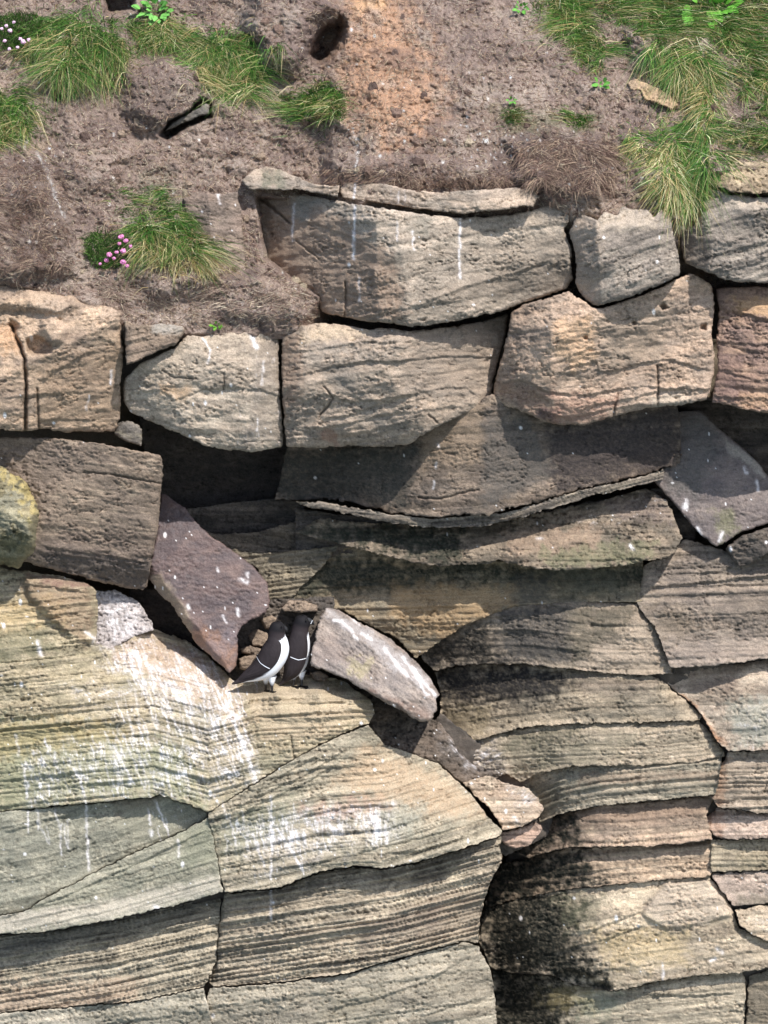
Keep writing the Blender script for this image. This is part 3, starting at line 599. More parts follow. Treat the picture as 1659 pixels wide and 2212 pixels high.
rock('ironstone_slab', [(1452, 890), (1512, 885), (1530, 898), (1562, 932), (1602, 962), (1640, 1000), (1662, 1030), (1765, 1075), (1765, 1120), (1662, 1132), (1600, 1152), (1562, 1178), (1545, 1181), (1512, 1156), (1480, 1120), (1450, 1082), (1412, 1042), (1430, 1010), (1450, 1000)],
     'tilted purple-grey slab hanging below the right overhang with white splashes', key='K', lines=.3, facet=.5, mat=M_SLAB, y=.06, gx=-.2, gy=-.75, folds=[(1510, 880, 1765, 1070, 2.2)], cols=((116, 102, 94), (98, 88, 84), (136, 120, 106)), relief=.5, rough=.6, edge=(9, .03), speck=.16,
     stains=[([(1430, 900), (1520, 890), (1560, 960), (1500, 1080), (1440, 1060)], (78, 76, 70), .6, 16, 20), ([(1540, 1100), (1580, 1100), (1600, 1140), (1560, 1170)], (112, 112, 66), .6, 10, 16), ([(1560, 945), (1640, 1000), (1650, 1030), (1580, 980)], (170, 160, 140), .6, 6, 8)],  # first patch is the shadow of the blocks above, painted dark
     drips=[(5, [(1482, 1082), (1480, 1096)], 1), (3.5, [(1508, 1140), (1512, 1156)], 1), (4, [(1560, 1150), (1554, 1168)], .9), (3, [(1608, 1010), (1612, 1022)], .9), (3.5, [(1634, 1040), (1638, 1058)], .8)], flecks=16)
rock('broken_stone', [(1562, 1184), (1602, 1156), (1662, 1136), (1765, 1124), (1765, 1210), (1662, 1196), (1620, 1222), (1598, 1226), (1574, 1206)],
     'dark angular stone lodged under the right hanging slab', y=-.06, gy=-.3, cols=DARK, relief=1.4, rough=1.5, edge=(14, .06), flecks=8)

rock('sandstone_slab', [(704, 1311), (730, 1315), (765, 1336), (800, 1354), (838, 1374), (872, 1402), (902, 1430), (922, 1452), (952, 1502), (942, 1510), (946, 1530), (932, 1560), (904, 1560), (852, 1530), (792, 1496), (742, 1466), (694, 1448), (668, 1440), (671, 1412), (680, 1372), (690, 1330)],
     'tilted grey-brown slab right of the two birds with white streaks along its top', key='O', lines=.3, facet=.5, mat=M_SLAB, y=-.30, gx=.1, gy=-1.1, folds=[(945, 1560, 660, 1425, 1.4), (752, 1362, 945, 1515, 2.6)],
     cols=((144, 128, 112), (120, 110, 102), (162, 146, 128)), relief=.7, rough=.9, edge=(9, .03), bed=(8, 22, .004), slope=.65,
     stains=[([(700, 1315), (800, 1360), (920, 1460), (945, 1510), (860, 1450), (760, 1370)], (176, 172, 168), .6, 10, 14), ([(755, 1425), (800, 1425), (800, 1460), (750, 1455)], (164, 152, 96), .5, 7, 24), ([(800, 1490), (930, 1540), (930, 1560), (860, 1530)], (120, 88, 66), .6, 8, 10), ([(670, 1380), (720, 1370), (760, 1430), (680, 1435)], (142, 122, 106), .5, 14, 18)],
     drips=[(3, [(722, 1340), (740, 1342), (760, 1365), (770, 1380)], .9), (3.5, [(830, 1400), (862, 1440), (880, 1460)], .9), (3, [(890, 1440), (912, 1470), (940, 1500)], .95), (3, [(782, 1368), (802, 1382)], .9), (2.5, [(870, 1420), (900, 1462), (920, 1500)], .8), (2.5, [(746, 1320), (775, 1350)], .6)],
     guano=[([(840, 1400), (920, 1450), (950, 1510), (900, 1500)], .2, .8, 8)], flecks=14)

# ---- rubble behind the birds
rub = [([(606, 1312), (625, 1295), (660, 1296), (690, 1306), (688, 1324), (640, 1326), (612, 1322)], .02, 'flat ochre stone tucked behind the heads of the birds'),
       ([(535, 1372), (552, 1356), (578, 1366), (588, 1388), (570, 1400), (544, 1396)], .10, 'rounded brown stone left of the heads of the birds'),
       ([(516, 1400), (540, 1392), (566, 1400), (572, 1418), (520, 1414)], .04, 'pale flat stone sliver behind the back of the left bird'),
       ([(512, 1420), (552, 1412), (562, 1436), (540, 1452), (516, 1448)], -.02, 'small brown stone above the tail of the left bird'),
       ([(560, 1336), (586, 1328), (612, 1338), (604, 1362), (572, 1360)], .12, 'dark stone in the shaded gap above the left bird'),
       ([(668, 1452), (690, 1446), (716, 1462), (700, 1474), (674, 1470)], -.10, 'small ochre stone under the lower edge of the tilted slab')]
for pl, yy, lb in rub:
    rock('rubble_stone', pl, lb, 'stone', y=yy, gy=-.4, cols=BRWN, edge=(12, .05), relief=1.0, rough=1.2, step=2.2, group='loose stones behind the birds')

# ================================================================== BEDDED CLIFF (parts of the cliff)
def layer(poly, **k):
    e = k.get('edge', (8, .02)); k['edge'] = (max(3.0, e[0]*.4), e[1]*.22); k.setdefault('wob', 3.4)
    k['rough'] = k.get('rough', 1.0)*1.3
    if k.get('bed'): k['bed'] = (k['bed'][0]*.85, k['bed'][1]*.85, k['bed'][2]*1.3)
    k.setdefault('inset', -1.6); k.setdefault('lipf', .5); k.setdefault('warp', .45); k.setdefault('strata', .24); k.setdefault('edgef', 1.0); k.setdefault('chip', 1.5); k.setdefault('facet', .35); k.setdefault('back', .3)
    return rock('rock_layer', poly, parent=CLIFF, **k)
# cavity walls
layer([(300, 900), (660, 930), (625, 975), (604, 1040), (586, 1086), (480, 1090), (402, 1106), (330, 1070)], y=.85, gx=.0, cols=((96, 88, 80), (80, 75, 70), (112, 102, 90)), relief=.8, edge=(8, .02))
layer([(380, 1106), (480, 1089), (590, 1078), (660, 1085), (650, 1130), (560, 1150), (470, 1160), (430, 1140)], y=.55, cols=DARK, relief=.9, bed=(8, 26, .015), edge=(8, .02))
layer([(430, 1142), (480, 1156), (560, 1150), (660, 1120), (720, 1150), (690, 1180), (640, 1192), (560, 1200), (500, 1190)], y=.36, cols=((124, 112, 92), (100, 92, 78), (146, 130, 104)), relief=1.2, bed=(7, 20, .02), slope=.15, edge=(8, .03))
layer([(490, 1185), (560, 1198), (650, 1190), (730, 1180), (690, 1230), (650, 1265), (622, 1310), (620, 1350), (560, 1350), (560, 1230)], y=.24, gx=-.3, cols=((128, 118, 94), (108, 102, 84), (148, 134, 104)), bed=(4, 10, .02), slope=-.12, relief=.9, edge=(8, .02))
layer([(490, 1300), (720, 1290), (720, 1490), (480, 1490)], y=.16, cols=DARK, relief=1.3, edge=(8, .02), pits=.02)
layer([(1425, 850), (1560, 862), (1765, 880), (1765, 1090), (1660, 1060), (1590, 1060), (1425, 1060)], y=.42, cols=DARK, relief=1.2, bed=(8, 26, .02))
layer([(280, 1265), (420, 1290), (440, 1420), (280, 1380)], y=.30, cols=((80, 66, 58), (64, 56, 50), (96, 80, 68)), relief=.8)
# beds hanging under the blocks
layer([(590, 1080), (602, 1040), (618, 960), (690, 955), (820, 955), (890, 940), (960, 900), (1060, 850), (1140, 870), (1215, 895), (1330, 880), (1465, 860), (1473, 940), (1471, 1006), (1432, 1014), (1350, 1038), (1250, 1058), (1180, 1084), (1100, 1100), (1050, 1116), (1000, 1113), (930, 1119), (850, 1110), (750, 1086), (690, 1080), (640, 1083)],
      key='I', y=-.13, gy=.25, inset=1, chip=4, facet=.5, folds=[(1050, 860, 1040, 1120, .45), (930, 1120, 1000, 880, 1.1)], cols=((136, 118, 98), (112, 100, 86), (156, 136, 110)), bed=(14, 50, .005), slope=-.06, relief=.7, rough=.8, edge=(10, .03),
      stains=[([(920, 890), (1050, 870), (1040, 1000), (910, 1010)], (156, 134, 104), .6, 10, 14), ([(1045, 900), (1140, 900), (1200, 1020), (1040, 1100)], (92, 90, 84), .6, 12, 18), ([(600, 980), (900, 960), (880, 1100), (600, 1080)], (62, 64, 58), .75, 20, 26), ([(1180, 930), (1470, 870), (1470, 1010), (1200, 1070)], (64, 58, 57), .8, 20, 26)],  # lit wedge and darker facet painted; dark ends mix algae with overhang shade
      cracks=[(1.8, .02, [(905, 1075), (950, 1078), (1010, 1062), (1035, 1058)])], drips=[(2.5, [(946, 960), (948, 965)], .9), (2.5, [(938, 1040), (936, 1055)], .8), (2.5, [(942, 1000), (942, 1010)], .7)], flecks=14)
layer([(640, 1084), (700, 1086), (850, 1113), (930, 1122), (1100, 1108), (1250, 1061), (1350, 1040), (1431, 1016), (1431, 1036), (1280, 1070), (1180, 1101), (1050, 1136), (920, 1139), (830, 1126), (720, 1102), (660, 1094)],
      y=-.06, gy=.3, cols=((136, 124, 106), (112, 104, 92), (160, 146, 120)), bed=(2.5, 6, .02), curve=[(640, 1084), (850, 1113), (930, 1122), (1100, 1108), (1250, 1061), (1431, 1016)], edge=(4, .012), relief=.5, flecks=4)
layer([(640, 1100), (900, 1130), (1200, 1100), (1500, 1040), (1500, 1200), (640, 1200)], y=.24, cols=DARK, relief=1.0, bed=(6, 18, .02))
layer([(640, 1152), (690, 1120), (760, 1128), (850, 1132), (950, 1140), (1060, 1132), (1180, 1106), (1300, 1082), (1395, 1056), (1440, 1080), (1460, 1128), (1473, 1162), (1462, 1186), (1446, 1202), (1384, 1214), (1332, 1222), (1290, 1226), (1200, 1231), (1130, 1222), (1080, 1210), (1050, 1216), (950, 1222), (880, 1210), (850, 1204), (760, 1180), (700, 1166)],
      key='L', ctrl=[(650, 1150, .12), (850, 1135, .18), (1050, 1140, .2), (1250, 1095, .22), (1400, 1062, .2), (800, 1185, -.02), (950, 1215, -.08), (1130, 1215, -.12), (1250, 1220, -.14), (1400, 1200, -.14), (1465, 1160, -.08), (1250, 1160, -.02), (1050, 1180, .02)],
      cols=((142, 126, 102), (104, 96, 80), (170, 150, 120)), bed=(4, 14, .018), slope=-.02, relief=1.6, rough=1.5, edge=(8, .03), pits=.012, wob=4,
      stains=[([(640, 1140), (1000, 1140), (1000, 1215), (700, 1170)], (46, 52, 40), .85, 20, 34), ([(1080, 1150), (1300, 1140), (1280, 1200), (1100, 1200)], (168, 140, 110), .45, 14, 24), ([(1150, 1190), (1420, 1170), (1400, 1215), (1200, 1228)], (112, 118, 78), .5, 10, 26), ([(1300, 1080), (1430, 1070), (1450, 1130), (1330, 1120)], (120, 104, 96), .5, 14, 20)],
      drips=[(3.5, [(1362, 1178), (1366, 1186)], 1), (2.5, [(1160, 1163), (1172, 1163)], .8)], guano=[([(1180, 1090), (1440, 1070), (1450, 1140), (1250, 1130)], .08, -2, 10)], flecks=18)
WALL = [(945, 1350, .22), (945, 1450, .28), (960, 1560, .28), (1050, 1350, .12), (1050, 1450, .14), (1060, 1580, .12), (1130, 1440, .06), (1150, 1560, .04), (1250, 1300, .02), (1250, 1450, .0), (1250, 1560, -.01), (1400, 1300, -.02), (1450, 1450, -.04), (1510, 1555, -.05),
        (1000, 1620, .12), (1090, 1660, .08), (1130, 1700, .18), (1200, 1680, .06), (1300, 1700, -.02), (1540, 1700, -.06), (1095, 1830, .36), (1170, 1785, .2), (1250, 1790, .04), (1350, 1800, -.03), (1535, 1800, -.07), (1060, 1900, .44), (1150, 1880, .22), (1250, 1890, .05), (1400, 1880, -.04), (1530, 1880, -.07),
        (1040, 1980, .46), (1050, 2080, .42), (1130, 2000, .2), (1250, 2000, .02), (1350, 2000, -.05), (1550, 2000, -.08), (1600, 2090, -.10), (1760, 2060, -.1), (1300, 2100, -.04), (1070, 2150, .4), (1080, 2300, .36), (1200, 2200, .08), (1350, 2200, -.03), (1600, 2200, -.06), (1600, 2300, -.06)]
# wall under the mossy ledge
ALG = (42, 44, 36)
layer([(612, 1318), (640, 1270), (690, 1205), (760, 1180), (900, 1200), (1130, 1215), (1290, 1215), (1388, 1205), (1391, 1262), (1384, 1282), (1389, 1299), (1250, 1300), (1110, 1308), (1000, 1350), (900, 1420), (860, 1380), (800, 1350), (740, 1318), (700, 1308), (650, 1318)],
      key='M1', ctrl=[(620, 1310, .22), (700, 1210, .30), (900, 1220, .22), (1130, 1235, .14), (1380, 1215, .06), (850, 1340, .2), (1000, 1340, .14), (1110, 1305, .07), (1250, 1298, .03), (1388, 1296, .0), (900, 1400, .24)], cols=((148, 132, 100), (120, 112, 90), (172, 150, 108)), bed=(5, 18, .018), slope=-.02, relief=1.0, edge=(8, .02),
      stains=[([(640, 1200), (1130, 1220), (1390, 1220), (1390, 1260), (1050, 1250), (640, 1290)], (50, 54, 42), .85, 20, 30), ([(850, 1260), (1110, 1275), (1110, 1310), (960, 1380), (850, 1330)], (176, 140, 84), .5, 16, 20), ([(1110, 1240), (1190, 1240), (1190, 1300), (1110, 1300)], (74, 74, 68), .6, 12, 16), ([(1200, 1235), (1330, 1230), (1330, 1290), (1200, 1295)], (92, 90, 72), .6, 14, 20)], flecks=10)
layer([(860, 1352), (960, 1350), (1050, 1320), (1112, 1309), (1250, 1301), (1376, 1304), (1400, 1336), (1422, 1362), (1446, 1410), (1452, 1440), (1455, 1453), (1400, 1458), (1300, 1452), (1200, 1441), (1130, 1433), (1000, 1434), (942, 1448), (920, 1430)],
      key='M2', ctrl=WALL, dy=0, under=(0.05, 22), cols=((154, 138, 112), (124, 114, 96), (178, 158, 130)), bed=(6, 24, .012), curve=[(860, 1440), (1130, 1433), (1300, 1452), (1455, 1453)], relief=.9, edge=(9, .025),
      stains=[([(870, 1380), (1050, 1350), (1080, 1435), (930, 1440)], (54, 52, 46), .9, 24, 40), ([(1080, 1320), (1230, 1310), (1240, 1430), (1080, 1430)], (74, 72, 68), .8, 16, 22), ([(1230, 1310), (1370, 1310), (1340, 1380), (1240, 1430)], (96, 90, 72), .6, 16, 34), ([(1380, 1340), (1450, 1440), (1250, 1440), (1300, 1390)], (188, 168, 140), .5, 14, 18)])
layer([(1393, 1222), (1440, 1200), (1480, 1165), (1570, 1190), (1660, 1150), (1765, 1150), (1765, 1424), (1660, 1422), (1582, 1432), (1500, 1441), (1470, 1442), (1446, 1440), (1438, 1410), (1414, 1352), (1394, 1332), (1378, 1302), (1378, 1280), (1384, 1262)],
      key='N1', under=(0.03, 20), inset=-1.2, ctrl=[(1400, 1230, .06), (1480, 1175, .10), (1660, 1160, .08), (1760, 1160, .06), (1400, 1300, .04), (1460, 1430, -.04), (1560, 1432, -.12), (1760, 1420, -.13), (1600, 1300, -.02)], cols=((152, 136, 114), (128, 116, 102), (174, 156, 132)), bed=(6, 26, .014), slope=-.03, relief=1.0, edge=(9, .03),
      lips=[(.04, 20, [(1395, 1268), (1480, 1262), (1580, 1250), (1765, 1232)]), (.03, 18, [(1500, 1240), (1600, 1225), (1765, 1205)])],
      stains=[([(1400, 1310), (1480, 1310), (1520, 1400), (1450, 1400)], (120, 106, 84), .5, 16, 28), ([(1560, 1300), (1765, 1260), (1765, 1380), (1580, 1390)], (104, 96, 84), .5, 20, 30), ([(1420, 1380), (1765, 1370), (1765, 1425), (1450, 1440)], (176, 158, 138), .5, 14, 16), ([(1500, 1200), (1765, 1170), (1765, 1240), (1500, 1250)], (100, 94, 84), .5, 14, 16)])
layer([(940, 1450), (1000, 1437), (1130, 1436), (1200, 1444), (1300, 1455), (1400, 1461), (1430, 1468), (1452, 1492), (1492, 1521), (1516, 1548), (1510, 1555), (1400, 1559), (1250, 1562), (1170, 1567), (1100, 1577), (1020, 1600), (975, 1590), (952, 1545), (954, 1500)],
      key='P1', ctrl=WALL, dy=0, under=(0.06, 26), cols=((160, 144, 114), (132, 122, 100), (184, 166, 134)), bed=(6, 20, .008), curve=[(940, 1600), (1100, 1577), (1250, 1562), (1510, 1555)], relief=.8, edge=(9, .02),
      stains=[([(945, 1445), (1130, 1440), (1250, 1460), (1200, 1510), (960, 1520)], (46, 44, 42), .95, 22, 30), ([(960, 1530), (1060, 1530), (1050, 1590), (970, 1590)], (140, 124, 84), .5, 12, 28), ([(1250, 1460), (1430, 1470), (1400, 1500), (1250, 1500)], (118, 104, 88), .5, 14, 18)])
layer([(975, 1595), (1020, 1603), (1100, 1580), (1170, 1570), (1250, 1565), (1400, 1562), (1510, 1558), (1540, 1590), (1566, 1631), (1500, 1645), (1400, 1651), (1250, 1653), (1170, 1666), (1125, 1688), (1085, 1670), (1020, 1650), (985, 1620)],
      key='P2', ctrl=WALL, dy=-0.03, under=(0.05, 18), cols=((170, 154, 124), (148, 136, 110), (190, 172, 142)), bed=(4, 12, .012), curve=[(975, 1665), (1170, 1655), (1400, 1648), (1566, 1630)], relief=.7, edge=(7, .02),
      lips=[(.025, 12, [(1350, 1612), (1385, 1605), (1410, 1618)])],
      stains=[([(1080, 1580), (1250, 1566), (1250, 1590), (1100, 1620)], (84, 84, 62), .6, 10, 22), ([(1080, 1600), (1400, 1590), (1300, 1650), (1120, 1680)], (132, 128, 100), .4, 18, 24)],
      guano=[([(985, 1595), (1060, 1605), (1085, 1660), (1000, 1650)], .6, -1.5, 8)])
layer([(1428, 1462), (1440, 1438), (1500, 1434), (1582, 1436), (1660, 1426), (1765, 1428), (1765, 1618), (1660, 1620), (1574, 1622), (1548, 1600), (1532, 1570), (1502, 1524), (1470, 1500)],
      key='N2', under=(0.05, 20), inset=-1.2, ctrl=[(1445, 1475, .06), (1480, 1448, .04), (1760, 1430, -.02), (1500, 1520, .0), (1600, 1500, -.06), (1575, 1618, -.08), (1760, 1615, -.13)], cols=((182, 162, 134), (158, 142, 120), (200, 182, 152)), bed=(10, 40, .008), slope=-.03, relief=.8, edge=(9, .025),
      stains=[([(1440, 1480), (1500, 1520), (1570, 1610), (1540, 1600), (1500, 1550)], (158, 112, 72), .8, 7, 10), ([(1570, 1520), (1700, 1500), (1700, 1610), (1590, 1610)], (158, 162, 142), .6, 16, 22), ([(1480, 1450), (1600, 1440), (1590, 1490), (1490, 1490)], (134, 112, 94), .5, 12, 18)],
      guano=[([(1580, 1530), (1760, 1500), (1760, 1610), (1600, 1610)], .22, 0, 6)])
# rock closing the joints from behind
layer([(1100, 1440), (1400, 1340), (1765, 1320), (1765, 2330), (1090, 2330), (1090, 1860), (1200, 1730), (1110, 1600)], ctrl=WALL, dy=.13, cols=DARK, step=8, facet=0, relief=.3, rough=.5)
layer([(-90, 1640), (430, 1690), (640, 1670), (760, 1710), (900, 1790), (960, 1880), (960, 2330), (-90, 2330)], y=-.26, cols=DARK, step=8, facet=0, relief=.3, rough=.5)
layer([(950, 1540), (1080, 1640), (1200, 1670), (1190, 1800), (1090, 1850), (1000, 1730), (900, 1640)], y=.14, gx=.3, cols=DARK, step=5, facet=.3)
# stepped beds, right centre
crvs = [(1100, 1700), (1200, 1680), (1300, 1668), (1560, 1660)]
layer([(1118, 1686), (1150, 1658), (1300, 1640), (1400, 1636), (1560, 1622), (1550, 1690), (1541, 1716), (1440, 1726), (1300, 1738), (1205, 1757), (1166, 1776), (1172, 1745), (1142, 1702)],
      key='P3', ctrl=WALL, dy=-0.01, under=(0.07, 16), cols=((168, 156, 128), (140, 134, 112), (190, 174, 142)), bed=(4, 13, .02), curve=[(1122, 1790), (1205, 1757), (1300, 1738), (1541, 1716)], relief=.6, edge=(6, .015),
      stains=[([(1120, 1680), (1210, 1680), (1220, 1740), (1160, 1770)], (84, 86, 72), .6, 16, 20), ([(1250, 1668), (1550, 1662), (1550, 1685), (1250, 1695)], (140, 118, 94), .5, 7, 10)])
layer([(1090, 1832), (1150, 1800), (1168, 1779), (1205, 1760), (1300, 1741), (1440, 1729), (1541, 1719), (1524, 1762), (1532, 1790), (1539, 1813), (1450, 1823), (1350, 1829), (1250, 1828), (1190, 1838), (1140, 1852)],
      key='P4', ctrl=WALL, dy=-0.02, under=(0.08, 22), cols=((176, 150, 120), (152, 132, 108), (194, 168, 132)), bed=(6, 18, .012), curve=[(1090, 1860), (1250, 1828), (1350, 1829), (1539, 1813)], relief=.7, edge=(7, .02),
      stains=[([(1080, 1780), (1240, 1750), (1250, 1830), (1100, 1850)], ALG, .95, 36, 60), ([(1250, 1742), (1530, 1722), (1520, 1770), (1260, 1785)], (140, 116, 92), .55, 8, 12)])
layer([(1060, 1900), (1085, 1868), (1140, 1855), (1190, 1841), (1250, 1831), (1350, 1832), (1450, 1826), (1539, 1816), (1533, 1892), (1350, 1907), (1210, 1922), (1120, 1940), (1050, 1960)],
      key='P5', ctrl=WALL, dy=0, under=(0.06, 20), cols=((182, 156, 122), (160, 140, 112), (200, 176, 140)), bed=(5, 16, .014), curve=[(1060, 1930), (1210, 1922), (1350, 1907), (1533, 1892)], relief=.8, edge=(7, .02),
      stains=[([(1050, 1850), (1260, 1825), (1290, 1880), (1240, 1930), (1050, 1960)], ALG, .97, 40, 70)])
PIT = dict(pits=.006)
layer([(1034, 2030), (1040, 1975), (1050, 1962), (1120, 1942), (1210, 1925), (1350, 1910), (1533, 1895), (1560, 1930), (1582, 1964), (1592, 2000), (1622, 2020), (1662, 2040), (1765, 2060), (1765, 2078), (1662, 2089), (1602, 2100), (1535, 2104), (1400, 2122), (1330, 2140), (1250, 2128), (1190, 2105), (1110, 2100), (1062, 2092)],
      key='P6', ctrl=WALL, dy=-0.01, under=(0.03, 18),
      cols=((188, 170, 136), (168, 152, 124), (206, 188, 152)), bed=(10, 36, .008), slope=-.12, relief=.9, rough=1.1, edge=(9, .025),
      bulges=[([(1392, 1962), (1440, 1905), (1530, 1898), (1560, 1932), (1582, 1964), (1580, 1982), (1520, 2000), (1442, 2010), (1384, 1975)], .022, 7)],
      lips=[(.03, 14, [(1180, 2060), (1300, 2030), (1400, 1995)]), (.03, 16, [(1240, 2020), (1330, 1990), (1390, 1965)])],
      holes=[([(1190, 2100), (1240, 2095), (1310, 2125), (1330, 2140), (1270, 2140), (1210, 2120)], .07, 8)],
      stains=[([(1030, 1930), (1200, 1915), (1260, 1960), (1230, 2040), (1300, 2110), (1330, 2140), (1060, 2100)], ALG, .97, 30, 60), ([(1200, 1930), (1300, 1930), (1290, 2000), (1230, 2010)], (112, 112, 82), .5, 24, 40), ([(1392, 1962), (1440, 1905), (1530, 1898), (1582, 1964), (1520, 2000), (1442, 2010)], (188, 170, 148), .4, 6, 8), ([(1280, 2010), (1480, 2010), (1480, 2080), (1320, 2090)], (202, 176, 112), .45, 24, 30)],
      drips=[(4, [(1550, 2050), (1560, 2058)], .9), (3, [(1535, 2075), (1545, 2070)], .9), (2.5, [(1432, 2080), (1432, 2120)], .7)], flecks=26)
layer([(1064, 2094), (1110, 2103), (1190, 2108), (1250, 2131), (1330, 2143), (1400, 2125), (1535, 2107), (1602, 2103), (1612, 2125), (1606, 2212), (1604, 2330), (1074, 2330), (1070, 2150)],
      key='P7', ctrl=WALL, dy=0.03, under=(0.05, 22),
      cols=((178, 164, 134), (156, 146, 120), (196, 180, 146)), bed=(5, 16, .010), slope=-.1, relief=.9, edge=(8, .02), lips=[(.03, 18, [(1240, 2142), (1400, 2146), (1480, 2150), (1600, 2145)])],
      stains=[([(1060, 2080), (1260, 2110), (1220, 2212), (1230, 2330), (1060, 2330)], ALG, .95, 30, 60), ([(1250, 2140), (1340, 2150), (1330, 2200), (1250, 2200)], (134, 144, 116), .5, 16, 24), ([(1170, 2140), (1290, 2120), (1280, 2180), (1180, 2180)], (158, 142, 84), .4, 16, 30)])
layer([(1618, 2108), (1662, 2096), (1765, 2084), (1765, 2330), (1610, 2330), (1612, 2212)], key='P8', inset=-1.2, y=-.02, cols=((148, 134, 108), (128, 118, 98), (166, 150, 120)), bed=(8, 26, .008), relief=.9, edge=(9, .03),
      stains=[([(1610, 2100), (1765, 2090), (1765, 2212), (1610, 2212)], (104, 98, 80), .5, 20, 34)])
# right-hand column
layer([(1574, 1626), (1660, 1623), (1765, 1621), (1765, 1756), (1640, 1757), (1600, 1748), (1552, 1744), (1536, 1722), (1550, 1662), (1566, 1640)], key='R3', under=(0.04, 14), inset=-1.2, y=-.06, gy=-.1, cols=((176, 158, 130), (148, 134, 112), (196, 176, 146)), bed=(4, 13, .026), slope=-.02, relief=.7, edge=(7, .02), stains=[([(1536, 1640), (1570, 1640), (1566, 1740), (1536, 1740)], (150, 110, 76), .5, 8, 12)])
layer([(1526, 1768), (1548, 1747), (1600, 1751), (1640, 1760), (1765, 1759), (1765, 1808), (1600, 1812), (1546, 1808), (1533, 1792)], key='R4', under=(0.04, 12), inset=-1.2, y=-.05, gy=-.6, cols=PINK, bed=(4, 12, .014), relief=.7, edge=(8, .03), stains=[([(1526, 1750), (1570, 1750), (1560, 1810), (1530, 1800)], (156, 112, 76), .5, 8, 12)])
layer([(1537, 1814), (1600, 1815), (1765, 1811), (1765, 1876), (1650, 1879), (1536, 1884)], key='R5', under=(0.04, 14), inset=-1.2, y=-.04, gy=-.2, cols=OLIV, bed=(5, 16, .016), relief=.8, edge=(8, .025), stains=[([(1600, 1850), (1765, 1840), (1765, 1880), (1600, 1880)], (118, 112, 84), .5, 12, 20)])
layer([(1536, 1888), (1650, 1882), (1765, 1880), (1765, 1950), (1640, 1953), (1586, 1958), (1562, 1928)], key='R6', under=(0.03, 14), lines=.4, inset=-1.2, y=-.06, gy=.05, cols=PINK, bed=(16, 50, .004), relief=.7, edge=(9, .03), flecks=6, stains=[([(1590, 1935), (1765, 1925), (1765, 1952), (1590, 1958)], (112, 108, 86), .6, 9, 16)])
layer([(1590, 1966), (1640, 1957), (1765, 1954), (1765, 2055), (1662, 2036), (1622, 2016), (1598, 1998)], key='R7', under=(0.03, 14), inset=-1.2, y=-.08, cols=((196, 174, 138), (176, 158, 128), (208, 190, 156)), bed=(12, 40, .006), relief=.9, edge=(9, .03), flecks=10, guano=[([(1620, 1990), (1760, 1985), (1760, 2010), (1640, 2010)], .2, 0, 8)])

# ---- broken rock under the tilted slab
layer([(744, 1462), (800, 1482), (900, 1540), (948, 1560), (975, 1596), (990, 1625), (1022, 1652), (1084, 1672), (1060, 1690), (1000, 1690), (948, 1648), (900, 1630), (830, 1606), (795, 1566), (800, 1530)], key='V', ctrl=[(760, 1480, .12), (900, 1560, .10), (960, 1590, .0), (1070, 1680, -.02), (900, 1630, -.10), (810, 1570, -.05)],
      cols=((112, 98, 82), (88, 80, 70), (138, 122, 102)), relief=1.5, rough=1.6, edge=(8, .03), pits=.015, flecks=14,
      guano=[([(955, 1560), (985, 1590), (1080, 1660), (1000, 1660), (950, 1590)], .35, 1, 8)])
